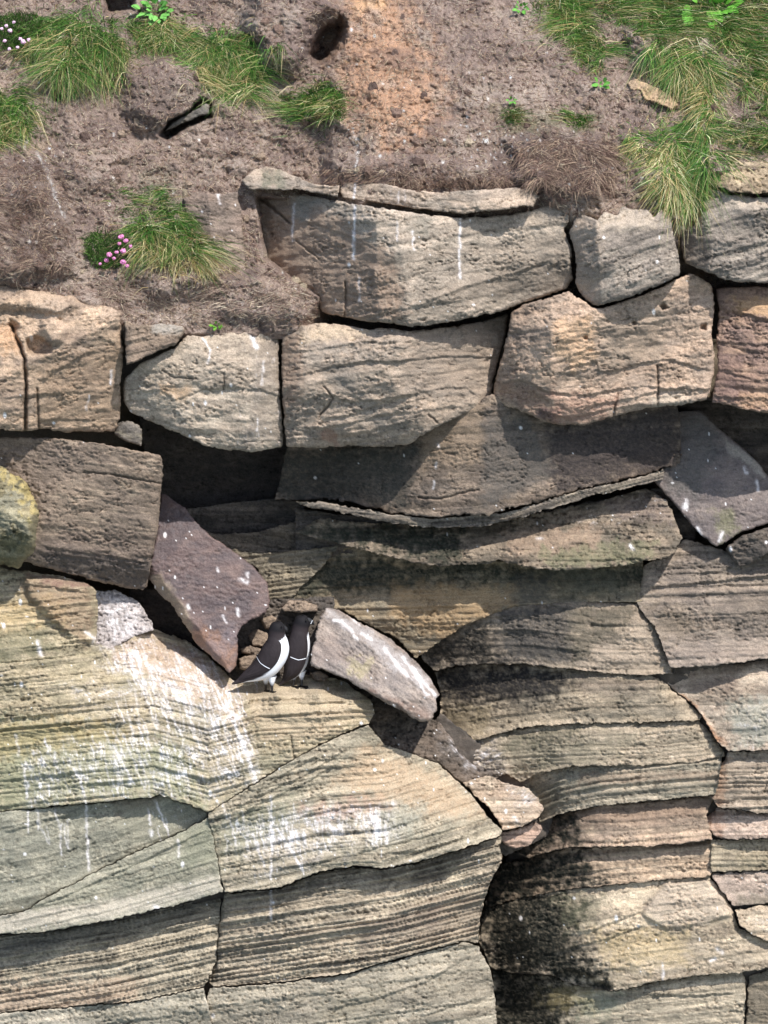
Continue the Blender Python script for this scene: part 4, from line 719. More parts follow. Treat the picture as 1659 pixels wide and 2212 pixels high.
# ---- left buttress
def runs(n, u0, u1, v0, v1, l0, l1, drift, seed):
    """thin dribbles of droppings running down from random points of a perch"""
    rg = np.random.RandomState(seed); out = []
    for i in range(n):
        a, b = u0+(u1-u0)*rg.rand(), v0+(v1-v0)*rg.rand(); L = l0+(l1-l0)*rg.rand()**1.7; k = drift+rg.randn()*.12
        out.append((1.2+1.5*rg.rand()**2, [(a, b), (a+k*L*.45+rg.randn()*2, b+L*.5), (a+k*L+rg.randn()*2, b+L)], .35+.5*rg.rand()))
    return out
layer([(-90, 1210), (50, 1234), (130, 1245), (190, 1262), (207, 1278), (211, 1330), (206, 1390), (240, 1402), (300, 1372), (332, 1358), (400, 1384), (440, 1412), (470, 1440), (510, 1476), (560, 1472), (620, 1462), (690, 1456), (742, 1472), (800, 1513), (809, 1540), (796, 1562), (740, 1582), (650, 1627), (560, 1684), (450, 1753), (400, 1735), (345, 1716), (320, 1722), (140, 1738), (0, 1752), (-90, 1760)],
      key='Q1', ctrl=[(-80, 1220, -.10), (50, 1240, -.10), (190, 1266, -.08), (207, 1340, -.06), (206, 1390, -.12), (240, 1400, -.05), (332, 1362, .12), (400, 1386, .10), (440, 1412, .06), (510, 1478, -.05), (560, 1474, -.02), (620, 1465, .0), (690, 1458, .0), (742, 1475, -.06), (520, 1500, -.24), (600, 1502, -.32), (690, 1502, -.36), (760, 1520, -.36), (805, 1538, -.28), (470, 1510, -.32), (400, 1450, -.18), (300, 1420, -.14), (100, 1300, -.20), (100, 1400, -.28), (0, 1400, -.30), (-80, 1500, -.38), (0, 1600, -.42), (200, 1500, -.34), (200, 1600, -.42), (400, 1560, -.40), (400, 1640, -.46), (600, 1560, -.43), (600, 1630, -.45), (740, 1570, -.40), (450, 1745, -.47), (0, 1750, -.44), (250, 1710, -.46)],
      cols=((172, 158, 120), (148, 139, 106), (192, 176, 140)), bed=(3, 13, .024), curve=[(-90, 40), (200, 10), (330, 0), (450, 30), (560, 0), (800, -10)], relief=1.1, rough=1.3, edge=(8, .02), wob=3, bulges=[([(40, 1236), (190, 1262), (208, 1300), (205, 1385), (150, 1385), (110, 1340), (60, 1290)], .06, 14)],
      lips=[(.03, 10, [(520, 1512), (600, 1508), (700, 1512), (770, 1520)]), (.03, 12, [(560, 1548), (660, 1540), (740, 1530), (800, 1536)]), (.03, 14, [(40, 1258), (120, 1268), (200, 1280)])],
      cracks=[(1.8, .02, [(628, 1590), (634, 1630), (640, 1650)])],
      stains=[([(-20, 1560), (200, 1580), (400, 1610), (440, 1740), (330, 1720), (-20, 1755)], (148, 152, 112), .7, 34, 40), ([(-20, 1300), (130, 1290), (150, 1340), (-20, 1380)], (206, 176, 110), .5, 18, 26), ([(-20, 1360), (90, 1350), (120, 1400), (-20, 1440)], (112, 112, 80), .6, 18, 30), ([(40, 1236), (190, 1262), (205, 1330), (180, 1395), (110, 1340), (50, 1290)], (148, 122, 92), .6, 14, 18), ([(60, 1240), (160, 1252), (200, 1265), (120, 1270)], (132, 96, 84), .6, 7, 8), ([(300, 1370), (420, 1400), (500, 1480), (520, 1560), (380, 1500), (250, 1420)], (190, 160, 130), .6, 20, 24), ([(520, 1485), (700, 1470), (800, 1530), (700, 1600), (560, 1600)], (196, 174, 136), .5, 18, 20), ([(-20, 1560), (250, 1560), (300, 1600), (-20, 1640)], (180, 156, 84), .42, 16, 30), ([(560, 1640), (640, 1610), (600, 1660), (480, 1735)], (150, 146, 116), .5, 12, 16), ([(440, 1480), (490, 1500), (480, 1560), (420, 1540)], (120, 122, 96), .4, 14, 26)],
      guano=[([(215, 1380), (290, 1380), (420, 1410), (520, 1500), (545, 1620), (560, 1720), (470, 1700), (430, 1560), (320, 1500), (220, 1440)], .62, .4, 8), ([(60, 1620), (300, 1580), (440, 1560), (480, 1740), (330, 1720), (60, 1740)], .46, .2, 6), ([(130, 1480), (420, 1470), (420, 1550), (200, 1560)], .34, -3, 9), ([(640, 1440), (690, 1450), (690, 1490), (650, 1490)], .2, 0, 8)],
      drips=runs(46, 250, 540, 1400, 1600, 30, 120, .3, 71)+runs(34, 30, 420, 1580, 1690, 15, 70, .15, 72)+[(4, [(82, 1386), (84, 1402), (90, 1414)], .9), (3.5, [(185, 1350 + 16), (205, 1378), (200, 1388)], .9), (3, [(258, 1372), (266, 1380)], .9), (2.2, [(60, 1690), (58, 1725)], .9), (2.2, [(105, 1695), (108, 1720)], .8), (2.6, [(160, 1660), (175, 1690), (186, 1740)], .9), (2.6, [(245, 1610), (262, 1640), (285, 1690)], .8), (4, [(505, 1560), (530, 1620), (555, 1690)], .9)], flecks=120)
layer([(207, 1276), (256, 1277), (296, 1300), (328, 1346), (330, 1360), (292, 1374), (238, 1402), (207, 1392), (192, 1394), (209, 1350)], key='S1', y=.02, gy=-1.0, folds=[(250, 1275, 310, 1370, .8)], cols=((186, 178, 172), (156, 148, 142), (206, 198, 192)), relief=1.2, rough=1.3, edge=(9, .03), pits=.02,
      guano=[([(210, 1290), (280, 1300), (310, 1360), (240, 1395), (210, 1370)], .6, .3, 10)])
layer([(-90, 1764), (0, 1756), (140, 1742), (320, 1726), (345, 1718), (400, 1738), (449, 1756), (446, 1766), (385, 1798), (290, 1840), (200, 1884), (100, 1937), (50, 1967), (-90, 1990)],
      key='Q2', lines=.4, lipf=.3, y=-.44, gy=-.05, cols=((152, 150, 126), (136, 136, 115), (170, 165, 138)), bed=(5, 30, .007), curve=[(-90, 150), (150, 100), (449, 0)], relief=.7, rough=.7, edge=(7, .025), fine=.5, strata=.14,
      lips=[(.035, 16, [(240, 1760), (270, 1748), (345, 1728)]), (.03, 14, [(0, 1800), (140, 1762), (320, 1732)]), (.018, 20, [(-90, 1880), (100, 1850), (300, 1790)])],
      stains=[([(240, 1730), (345, 1722), (340, 1745), (250, 1765)], (120, 104, 84), .5, 8, 10), ([(250, 1740), (440, 1750), (390, 1795), (280, 1820)], (146, 144, 118), .5, 20, 24)],
      drips=runs(12, 60, 420, 1745, 1790, 20, 80, .12, 74)+[(2.6, [(186, 1740), (188, 1800), (192, 1880)], .85), (2.4, [(335, 1730), (350, 1765), (362, 1795)], .9), (4, [(326, 1796), (328, 1804)], .95), (2, [(120, 1745), (122, 1770)], .6)], guano=[([(330, 1725), (445, 1750), (400, 1790), (350, 1780)], .12, .3, 7)], flecks=24)
layer([(-90, 1994), (50, 1970), (100, 1940), (200, 1887), (290, 1843), (385, 1801), (449, 1767), (465, 1830), (475, 1890), (481, 1926), (380, 1955), (240, 1986), (100, 2012), (0, 2018), (-90, 2022)],
      key='Q3', lines=.4, lipf=.35, inset=-.5, chip=.8, ctrl=[(-80, 2000, -.47), (200, 1890, -.46), (449, 1770, -.45), (470, 1850, -.45), (478, 1925, -.50), (240, 1984, -.54), (0, 2016, -.55), (-80, 2020, -.55), (240, 1940, -.47), (380, 1880, -.46)],
      cols=((158, 156, 130), (142, 142, 119), (176, 170, 142)), bed=(4, 18, .010), curve=[(-90, 2016), (0, 2012), (240, 1960), (481, 1890)], relief=.7, rough=.7, edge=(6, .018), fine=.7, strata=.14,
      lips=[(.04, 9, [(0, 1985), (150, 1930), (300, 1862), (449, 1790)])],
      stains=[([(-20, 1978), (240, 1945), (480, 1890), (480, 1925), (240, 1985), (-20, 2018)], (200, 190, 168), .5, 10, 12), ([(380, 1800), (450, 1775), (470, 1860), (390, 1880)], (134, 138, 108), .5, 18, 24)],
      drips=[(5, [(335, 1960), (348, 1966)], .95), (2.4, [(385, 1815), (386, 1850)], .7)], flecks=16)
LAM = dict(relief=.8, edge=(6, .02), strata=.26)
layer([(-90, 2026), (0, 2022), (100, 2015), (240, 1990), (380, 1959), (480, 1931), (472, 2000), (466, 2080), (448, 2118), (441, 2130), (300, 2161), (150, 2173), (0, 2187), (-90, 2193)],
      key='Q4', under=(0.05, 24), inset=-.5, chip=.8, y=-.37, gy=-.35, cols=((170, 160, 132), (142, 134, 112), (194, 180, 148)), bed=(3.2, 12, .046), curve=[(-90, 95), (0, 90), (240, 52), (470, 0)], **LAM,
      stains=[([(-20, 2120), (300, 2110), (300, 2170), (-20, 2200)], (176, 146, 116), .4, 16, 24), ([(-20, 2022), (470, 1935), (470, 1960), (-20, 2070)], (122, 120, 108), .5, 10, 14)], flecks=4)
layer([(-90, 2197), (0, 2191), (150, 2177), (300, 2165), (438, 2135), (452, 2180), (456, 2212), (458, 2330), (-90, 2330)], key='Q5', y=-.42, cols=((170, 162, 138), (150, 144, 124), (188, 178, 152)), bed=(12, 40, .014), slope=-.12, relief=1.0, edge=(8, .03), pits=.012,
      stains=[([(180, 2180), (440, 2140), (452, 2212), (180, 2212)], (140, 136, 112), .4, 16, 30)])
layer([(451, 1756), (560, 1688), (650, 1631), (740, 1587), (796, 1567), (832, 1608), (900, 1632), (946, 1650), (992, 1690), (1020, 1718), (1052, 1762), (1085, 1795), (1081, 1804), (1000, 1832), (900, 1862), (830, 1875), (770, 1870), (690, 1882), (600, 1917), (486, 1928), (477, 1890), (466, 1830), (450, 1768)],
      key='U1', inset=-.5, chip=.8, ctrl=[(455, 1760, -.46), (560, 1695, -.445), (650, 1640, -.43), (740, 1595, -.40), (796, 1572, -.33), (832, 1612, -.22), (946, 1655, -.16), (1020, 1722, -.20), (1085, 1795, -.30), (1000, 1828, -.50), (830, 1872, -.54), (690, 1880, -.53), (486, 1926, -.50), (600, 1912, -.52), (470, 1840, -.45), (600, 1800, -.45), (800, 1760, -.42), (900, 1750, -.40), (980, 1770, -.42), (880, 1680, -.30), (700, 1690, -.40)],
      cols=((168, 157, 128), (148, 141, 116), (188, 174, 142)), bed=(3.5, 16, .018), curve=[(450, 1880), (690, 1830), (830, 1820), (1085, 1740)], relief=1.0, edge=(7, .022),
      lips=[(.035, 10, [(452, 1772), (560, 1718), (660, 1672), (760, 1610)]), (.03, 9, [(470, 1790), (560, 1735), (660, 1690), (740, 1640)]), (.03, 9, [(560, 1705), (650, 1650), (720, 1612)]), (.03, 16, [(640, 1765), (700, 1752), (760, 1740), (880, 1740)]), (.035, 16, [(770, 1840), (860, 1820), (960, 1795), (1080, 1760)]), (.03, 12, [(500, 1880), (640, 1870), (760, 1845), (900, 1838), (1020, 1805)])],
      cracks=[(1.8, .03, [(1005, 1690), (1040, 1740), (1062, 1765)])],
      stains=[([(460, 1780), (640, 1720), (620, 1800), (480, 1860)], (146, 148, 116), .6, 26, 30), ([(640, 1745), (820, 1715), (840, 1750), (700, 1775)], (176, 136, 114), .45, 12, 26), ([(790, 1610), (980, 1680), (1040, 1760), (900, 1760), (720, 1690)], (194, 164, 122), .6, 26, 26), ([(820, 1740), (920, 1735), (900, 1800), (800, 1830)], (158, 160, 140), .6, 18, 20)],
      guano=[([(490, 1790), (620, 1760), (840, 1740), (860, 1800), (690, 1850), (500, 1840)], .58, .2, 6), ([(600, 1840), (700, 1820), (660, 1890), (490, 1920)], .22, .3, 8)],
      drips=runs(40, 480, 840, 1735, 1810, 20, 90, .12, 73)+[(2.4, [(585, 1720), (588, 1800), (585, 1900)], .8), (3.6, [(812, 1755), (816, 1790), (818, 1812)], .95), (3, [(600, 1790), (625, 1830), (655, 1880)], .9), (3, [(545, 1800), (560, 1840), (570, 1870)], .8)], flecks=60)
layer([(1002, 1690), (1050, 1676), (1092, 1692), (1140, 1703), (1160, 1722), (1173, 1745), (1160, 1768), (1124, 1786), (1098, 1790), (1086, 1792), (1062, 1748), (1024, 1714)], key='U4', y=-.10, gy=-1.1, gx=.4, cols=((184, 158, 126), (164, 146, 120), (200, 182, 150)), bed=(5, 16, .014), relief=1.2, rough=1.4, edge=(9, .03),
      guano=[([(1090, 1690), (1150, 1705), (1170, 1750), (1120, 1740)], .4, -1, 9)], drips=[(4, [(1110, 1765), (1116, 1772)], .9)], flecks=12)
layer([(1084, 1800), (1130, 1788), (1158, 1776), (1172, 1790), (1156, 1808), (1140, 1828), (1112, 1832), (1090, 1822), (1078, 1812)], key='U5', y=-.06, gy=-.6, cols=((182, 150, 124), (150, 128, 110), (196, 166, 136)), bed=(4, 12, .012), relief=1.0, edge=(8, .03))
layer([(486, 1932), (600, 1921), (690, 1886), (770, 1874), (830, 1879), (900, 1866), (1000, 1836), (1083, 1806), (1080, 1832), (1084, 1848), (1082, 1866), (1066, 1890), (1052, 1925), (1037, 1980), (1031, 2036), (1000, 2032), (850, 2072), (750, 2102), (600, 2121), (460, 2131), (449, 2119), (467, 2080), (473, 2000)],
      key='U2', under=(0.05, 24), inset=-.5, chip=.8, ctrl=[(486, 1935, -.40), (700, 1890, -.42), (1000, 1840, -.40), (1080, 1810, -.30), (1080, 1865, -.30), (1040, 1980, -.18), (1030, 2034, -.16), (980, 1900, -.34), (980, 2030, -.30), (750, 2100, -.44), (460, 2128, -.38), (470, 2000, -.34), (600, 2000, -.40), (850, 1980, -.40)],
      cols=((172, 158, 130), (140, 130, 108), (196, 182, 148)), bed=(3.2, 11, .046), curve=[(450, 110), (700, 72), (850, 50), (1085, -10)], **LAM,
      lips=[(.05, 16, [(800, 1905), (900, 1895), (1000, 1870), (1083, 1846)]), (.05, 14, [(860, 1890), (980, 1862), (1083, 1836)])],
      stains=[([(480, 1932), (700, 1890), (700, 1920), (480, 1965)], (128, 122, 104), .45, 10, 14), ([(900, 1960), (1060, 1900), (1035, 2030), (900, 2050)], (146, 128, 104), .45, 20, 24), ([(780, 2000), (960, 1940), (960, 2000), (780, 2070)], (128, 112, 96), .4, 18, 24)], drips=[(2.4, [(586, 1920), (585, 1985)], .7)], flecks=8)
layer([(456, 2136), (600, 2126), (750, 2107), (850, 2077), (1000, 2036), (1032, 2044), (1056, 2090), (1068, 2140), (1072, 2212), (1074, 2330), (462, 2330), (458, 2212), (446, 2165)],
      key='U3', ctrl=[(456, 2140, -.42), (750, 2110, -.42), (1000, 2040, -.30), (1035, 2050, -.20), (1068, 2140, -.10), (1072, 2300, -.08), (980, 2200, -.36), (700, 2250, -.44), (470, 2250, -.42), (850, 2150, -.42)],
      cols=((166, 156, 130), (148, 140, 118), (184, 173, 146)), bed=(8, 34, .014), slope=-.14, relief=1.1, edge=(8, .03), pits=.014,
      lips=[(.03, 14, [(700, 2180), (800, 2160), (920, 2120), (1020, 2060)]), (.03, 12, [(900, 2200), (980, 2170), (1068, 2150)]), (.02, 10, [(560, 2165), (660, 2150), (760, 2140)])],
      stains=[([(700, 2150), (830, 2130), (840, 2212), (700, 2212)], (136, 130, 104), .35, 20, 40)], flecks=10)

# ================================================================== PLANTS ON THE BANK
def in_poly(rng, poly, n):
    p = np.array(poly, float); lo, hi = p.min(0), p.max(0); out = np.zeros((0, 2))
    while len(out) < n:
        q = lo+rng.rand(n*2, 2)*(hi-lo)
        out = np.concatenate([out, q[sdf(poly, q[:, 0], q[:, 1]) > 0]])
    return out[:n]

def strips(p0, d0, d1, L, wd, tone0, tone1, seg=4):
    """many thin tapering blades: p0 root, d0 start direction, d1 bend, L length, wd width"""
    n = len(p0); rng = np.random.RandomState(n)
    side = np.cross(d0+d1*.5, np.stack([rng.randn(n)*.3, -np.ones(n), rng.randn(n)*.3], 1))
    side /= np.linalg.norm(side, axis=1, keepdims=True)+1e-9
    V = []; T = []
    for k in range(seg+1):
        t = k/seg
        c = p0+(d0*t+d1*t*t)*L[:, None]
        w_ = wd*(1-t**1.6)*.5+.0002
        V += [c-side*w_[:, None], c+side*w_[:, None]]
        tt = tone0*(1-t)+tone1*t; T += [tt, tt]
    V = np.stack(V, 1); T = np.stack(T, 1); m = 2*(seg+1)
    base = (np.arange(n)*m)[:, None]
    q = np.concatenate([base+np.array([[2*k, 2*k+1, 2*k+3, 2*k+2]]) for k in range(seg)])
    return V.reshape(-1, 3), q, T.reshape(-1, 3)

GREENS = [lin(c) for c in ((78, 118, 46), (58, 98, 38), (98, 134, 58), (48, 82, 34))]
STRAWS = [lin(c) for c in ((200, 184, 134), (176, 154, 104), (216, 202, 158), (150, 128, 84))]
def pick(rng, pal, n):
    t = np.array(pal)[rng.randint(len(pal), size=n)]
    return t*(0.7+.6*rng.rand(n, 1))

def tuft(label, poly, n, length, flow, straw=.25, lift=.6, width=.0026, tips=.16, seed=1, straw_low=0.0, key='soil', group='grass tufts on the soil bank', dead=None):
    rng = np.random.RandomState(seed)
    n = int(n*1.9); straw = straw*.58; length = length*(.82 if not dead else 1)
    small = n < 400
    nc = max(6, n//55); cc = in_poly(rng, poly, nc); ci = rng.randint(nc, size=n)
    stray = np.where((rng.rand(n) < .12) & (not small), 3.2, 1.0)
    if small: cc = cc.mean(0)+(cc-cc.mean(0))*.45
    else: cc = cc+rng.randn(nc, 2)*np.where(rng.rand(nc) < .25, 22, 5)[:, None]
    uv = cc[ci]+rng.randn(n, 2)*(7.5*stray)[:, None]
    uv[:, 0] = np.clip(uv[:, 0], -100, 1755); uv[:, 1] = np.clip(uv[:, 1], -100, 720)
    y = depth(key, uv[:, 0], uv[:, 1])
    p0 = P(uv[:, 0], uv[:, 1], y+.004)
    cl = (.55+.75*rng.rand(nc))[ci]; cx = (rng.randn(nc)*.42)[ci]; cz = (.55+.8*rng.rand(nc))[ci]
    L = length*cl*(.4+.8*rng.rand(n))
    d0 = np.stack([rng.randn(n)*.26+cx+flow[0]*.25, -.35-.4*rng.rand(n), lift*cz*(.4+.8*rng.rand(n))], 1)
    d1 = np.stack([flow[0]*(.6+.6*rng.rand(n))+rng.randn(n)*.2+cx*.4, -.10+rng.randn(n)*.14, flow[1]*(.5+.8*rng.rand(n))*cl], 1)
    ph = (uv[:, 1]-min(q[1] for q in poly))/(max(q[1] for q in poly)-min(q[1] for q in poly)+1e-6)
    st = rng.rand(n) < np.clip(straw+straw_low*(ph-.4)+.3*(rng.rand(nc)[ci]-.5)+.25*noise(uv[:, 0]/35.0, uv[:, 1]/35.0, seed), 0, 1)
    c0 = np.where(st[:, None], pick(rng, STRAWS, n), pick(rng, GREENS, n))
    c1 = np.where((rng.rand(n) < tips)[:, None], pick(rng, STRAWS, n), c0*1.1)
    if dead: c0 = pick(rng, [lin(c) for c in dead], n); c1 = c0
    V, q, T = strips(p0, d0, d1, L, width*(.7+.6*rng.rand(n)), c0, c1, 3)
    o = mesh_obj('dead_stems' if dead else 'grass_tuft', V, q, None, np.clip(T, .01, .75), M_GRASS, None, p0[np.argmin(p0[:, 2])])
    return set_props(o, label, 'grass', group)

tuft('big green grass tuft bulging at the upper left, right of the pink flowers', [(60, 75), (130, 40), (220, 40), (280, 80), (270, 140), (220, 175), (120, 170), (65, 130)], 3600, .17, (.0, -1.0), .22, .7, seed=1, straw_low=.2)
tuft('thin straw-green grass draped between two dense tufts at the upper left', [(275, 60), (330, 45), (420, 70), (440, 110), (380, 110), (300, 100)], 1500, .14, (.2, -.8), .5, .5, seed=2)
tuft('dense dark green tuft hanging over the stony hollow', [(450, 85), (520, 78), (556, 95), (556, 180), (500, 210), (450, 170)], 2800, .16, (-.05, -.9), .2, .55, seed=3, straw_low=.1)
tuft('straw-coloured grass fringe left of the tuft above the hollow', [(425, 95), (465, 95), (475, 180), (455, 190), (432, 150)], 1000, .15, (.05, -1.0), .7, .3, seed=4)
tuft('green tuft cut by the left edge, below the pink flowers', [(-60, 195), (30, 195), (62, 225), (60, 280), (20, 310), (-60, 310)], 2400, .17, (.05, -.9), .3, .6, seed=5, straw_low=.3)
tuft('lone small round tuft in the middle of the bare soil', [(620, 205), (670, 188), (725, 195), (748, 230), (735, 258), (650, 262), (618, 240)], 1500, .13, (.0, -.5), .25, .7, seed=6)
tuft('green-topped tuft with straw skirt between the blocks at left', [(290, 470), (350, 455), (430, 470), (462, 520), (450, 575), (330, 575), (290, 530)], 2600, .16, (.0, -.8), .3, .6, seed=7, straw_low=.9)
tuft('long narrow strip of green grass running down the right slope', [(1180, -40), (1245, -40), (1275, 60), (1285, 130), (1262, 140), (1225, 80), (1190, 20)], 2600, .14, (.12, -.7), .28, .6, seed=8)
tuft('broad grass sward filling the top right corner', [(1295, -60), (1765, -60), (1765, 90), (1640, 60), (1540, 80), (1440, 85), (1360, 60), (1300, 30)], 6500, .17, (.32, -.55), .32, .6, seed=9)
tuft('wind-combed grass at the right edge leaning to the lower right', [(1545, 70), (1765, 80), (1765, 270), (1650, 230), (1580, 150)], 3800, .20, (.55, -.6), .48, .45, seed=10)
tuft('mixed straw and green grass draped over the small yellow outcrop', [(1400, 105), (1480, 95), (1540, 120), (1560, 190), (1530, 250), (1490, 210), (1470, 160)], 2400, .19, (.12, -1.0), .5, .4, seed=11, straw_low=.3)
tuft('deep green tuft hanging over the joint between two right-hand blocks', [(1450, 270), (1510, 265), (1535, 320), (1530, 400), (1505, 430), (1480, 380), (1455, 320)], 2400, .17, (.1, -1.0), .12, .4, seed=12)
tuft('pale straw fringe of dead grass hanging beside the deep green tuft', [(1425, 330), (1465, 330), (1500, 400), (1498, 440), (1455, 420), (1430, 380)], 1500, .16, (.06, -1.0), .92, .2, seed=13)
tuft('sparse grey-green grass on the soil above the squat block', [(1340, 285), (1440, 280), (1450, 360), (1380, 370), (1340, 340)], 900, .11, (.1, -.8), .5, .3, seed=14)
tuft('small orange-green tuft at the right edge above the cap slab', [(1585, 290), (1640, 280), (1765, 285), (1765, 330), (1600, 330)], 1500, .12, (.0, -.4), .35, .6, seed=15)
tuft('sparse short grass on bare soil, left of the two faint patches', [(1065, 245), (1120, 238), (1175, 262), (1150, 282), (1080, 278)], 160, .09, (.1, -.3), .4, .7, seed=16)
tuft('sparse short grass on bare soil, right of the two faint patches', [(1200, 248), (1250, 245), (1300, 265), (1280, 285), (1215, 278)], 150, .09, (.1, -.3), .45, .7, seed=17)
tuft('short sparse green grass beside the upright brown-grey slab', [(270, 400), (330, 385), (400, 440), (390, 470), (300, 460)], 220, .09, (.0, -.4), .45, .4, seed=18)

BROWN = ((116, 92, 82), (92, 74, 68), (142, 118, 102), (168, 146, 124))
PALE = ((178, 156, 140), (150, 128, 114), (206, 190, 166), (126, 106, 96))
tuft('dark brown dead stems and roots hanging above the squat block', [(1105, 305), (1200, 285), (1310, 295), (1335, 360), (1310, 425), (1190, 420), (1120, 385)], 2600, .075, (.0, -.8), 0, .35, width=.0024, seed=21, dead=BROWN, group='dead stems on the soil bank')
tuft('brown root fringe along the soil edge above the long capping slab', [(700, 375), (800, 372), (950, 385), (1110, 380), (1150, 395), (960, 402), (860, 395), (720, 390)], 1600, .05, (.0, -.6), 0, .3, width=.0022, seed=22, dead=BROWN, group='dead stems on the soil bank')
tuft('pale matted dead stems below the straw skirt above the cream block', [(190, 610), (300, 620), (480, 620), (640, 620), (670, 680), (560, 700), (420, 705), (290, 695), (200, 650)], 2600, .05, (.0, -.4), 0, .3, width=.0022, seed=23, dead=PALE, group='dead stems on the soil bank')
tuft('brown dead stems on the dark clod at the left edge', [(-40, 350), (80, 350), (150, 470), (150, 580), (40, 590), (-40, 590)], 2200, .06, (.05, -.5), 0, .3, width=.0022, seed=24, dead=BROWN, group='dead stems on the soil bank')

def cushion_plant(label, poly, n, heads, seed, pale=False):
    """thrift: a tight leaf cushion with flower heads on short stems"""
    rng = np.random.RandomState(seed)
    cu = np.mean([q[0] for q in poly]); cv = max(q[1] for q in poly)
    root = P(cu, cv, float(depth('soil', cu, cv)))
    e = empty('thrift_plant', root, label, 'flower', 'pink flowering cushions')
    uv = in_poly(rng, poly, n); y = depth('soil', uv[:, 0], uv[:, 1])
    s_ = np.clip(sdf(poly, uv[:, 0], uv[:, 1])/25.0, 0, 1)
    p0 = P(uv[:, 0], uv[:, 1], y-.035*s_)
    d0 = np.stack([rng.randn(n)*.5, -.7-.3*rng.rand(n), .5+rng.randn(n)*.4], 1); d1 = rng.randn(n, 3)*.15
    c = pick(rng, [lin((78, 112, 50)), lin((58, 90, 40)), lin((104, 134, 66))], n)
    V, q, T = strips(p0, d0, d1, .035*(.6+.7*rng.rand(n)), .003*np.ones(n), c*.9, c*1.15, 2)
    o = mesh_obj('leaf_cushion', V, q, None, T, M_GRASS, e, root); o['kind'] = 'stuff'
    for (fu, fv, r) in heads:
        c0 = P(fu, fv, float(depth('soil', fu, fv))-.13)
        r = r*.0024
        th = np.linspace(0, 2*np.pi, 12, endpoint=False); ph = np.linspace(.25, np.pi-.2, 6)
        A, B = np.meshgrid(th, ph); rr = r*(.75+.5*rng.rand(*A.shape))
        X = np.stack([c0[0]+rr*np.sin(B)*np.cos(A), c0[1]+rr*np.sin(B)*np.sin(A), c0[2]+.85*rr*np.cos(B)], -1).reshape(-1, 3)
        I = np.arange(72).reshape(6, 12); J = np.roll(I, -1, 1)
        qd = np.stack([I[:-1], J[:-1], J[1:], I[1:]], -1).reshape(-1, 4)
        col = lin((236, 190, 214)) if pale else lin((214, 132, 176)); tn = col*(.75+.5*rng.rand(72, 1))
        h = mesh_obj('flower_head', X, qd, None, np.clip(tn, 0, .85), M_LEAF, e, c0, smooth=False)
        g0 = P(fu, fv+6, float(depth('soil', fu, fv))-.02)[None]
        dd = (c0-g0); Ls = np.linalg.norm(dd, axis=1)
        V, q, T = strips(g0, dd/Ls[:, None], np.zeros((1, 3)), Ls, np.array([.0035]), np.array([lin((110, 130, 70))]), np.array([lin((140, 120, 90))]), 2)
        mesh_obj('stem', V, q, None, T, M_LEAF, h, g0[0])
cushion_plant('pink flowering cushion beside the tuft above the left blocks', [(182, 520), (205, 503), (245, 505), (282, 520), (285, 560), (250, 582), (205, 580), (185, 555)], 1500,
              [(262, 512, 6), (272, 520, 5), (258, 526, 4), (266, 542, 6), (252, 545, 4), (236, 550, 6), (230, 562, 5), (266, 566, 6), (275, 574, 4), (216, 570, 3.5), (282, 532, 4), (246, 558, 4)], 31)
cushion_plant('pale pink flowering cushion in the top left corner', [(-30, 40), (30, 28), (90, 35), (95, 75), (60, 108), (-30, 112)], 2200,
              [(14, 56, 4), (22, 66, 5), (50, 90, 6), (44, 84, 4), (10, 88, 4), (20, 106, 4), (62, 86, 4), (4, 62, 3.5), (38, 102, 3.5), (30, 48, 3.5)], 32, True)

def leaf_plant(label, cu, cv, spread, nl, size, seed, col=(96, 152, 62)):
    rng = np.random.RandomState(seed)
    root = P(cu, cv, float(depth('soil', cu, cv)))
    e = empty('leafy_plant', root, label, 'plant', 'broad-leaved plants')
    # one leaf: pointed blade folded along the midrib
    xs = np.array([0, .15, .4, .7, 1.0]); wd = np.array([.04, .26, .36, .24, .0])
    vv = []; ff = []
    for x, w_ in zip(xs, wd):
        vv += [(x, -w_, .10*w_+.12*x*(1-x)), (x, 0, -.04+.18*x*(1-x)), (x, w_, .10*w_+.12*x*(1-x))]
    for k in range(4):
        ff += [(3*k, 3*k+1, 3*k+4, 3*k+3), (3*k+1, 3*k+2, 3*k+5, 3*k+4)]
    tn = np.tile(lin(col), (15, 1))*np.array([.9, 1.15, .9]*5)[:, None]
    proto = None
    for i in range(nl):
        a = 2*np.pi*(i/nl)+rng.randn()*.4; fu = cu+np.cos(a)*spread*rng.rand()**.6; fv = cv+np.sin(a)*spread*.6*rng.rand()**.6
        pos = P(fu, fv, float(depth('soil', fu, fv))-.02-.03*rng.rand())
        if proto is None:
            l = mesh_obj('leaf', np.array(vv), ff, None, tn, M_LEAF, e, np.zeros(3)); proto = l
        else:
            l = proto.copy(); COL.objects.link(l); l.parent = e
        l.location = Vector(pos)-e.location
        s_ = size*(.7+.6*rng.rand())
        d = Vector((np.cos(a)+rng.randn()*.3, -.7-.3*rng.rand(), -np.sin(a)*.8+.2)).normalized()
        up = Vector((rng.randn()*.2, -1, .9)).normalized(); sd = up.cross(d).normalized(); up = d.cross(sd)
        M = Matrix((d, sd, up)).transposed()
        l.rotation_euler = M.to_euler(); l.scale = (s_, s_*.95, s_)
leaf_plant('bright green broad-leaved plant at the top left edge of the burrow', 332, 22, 40, 40, .045, 41, (112, 170, 84))
leaf_plant('bright green broad-leaved plant in the sward at the top right', 1530, 14, 60, 30, .075, 42, (104, 168, 60))
leaf_plant('small green seedling at the top edge right of the orange soil', 1127, 16, 14, 12, .028, 43)
leaf_plant('small green leafy plant at the foot of the narrow grass strip', 1300, 182, 14, 12, .032, 44)
leaf_plant('tiny green plant alone on the bare slope above the sparse grass', 1106, 216, 8, 8, .022, 45)
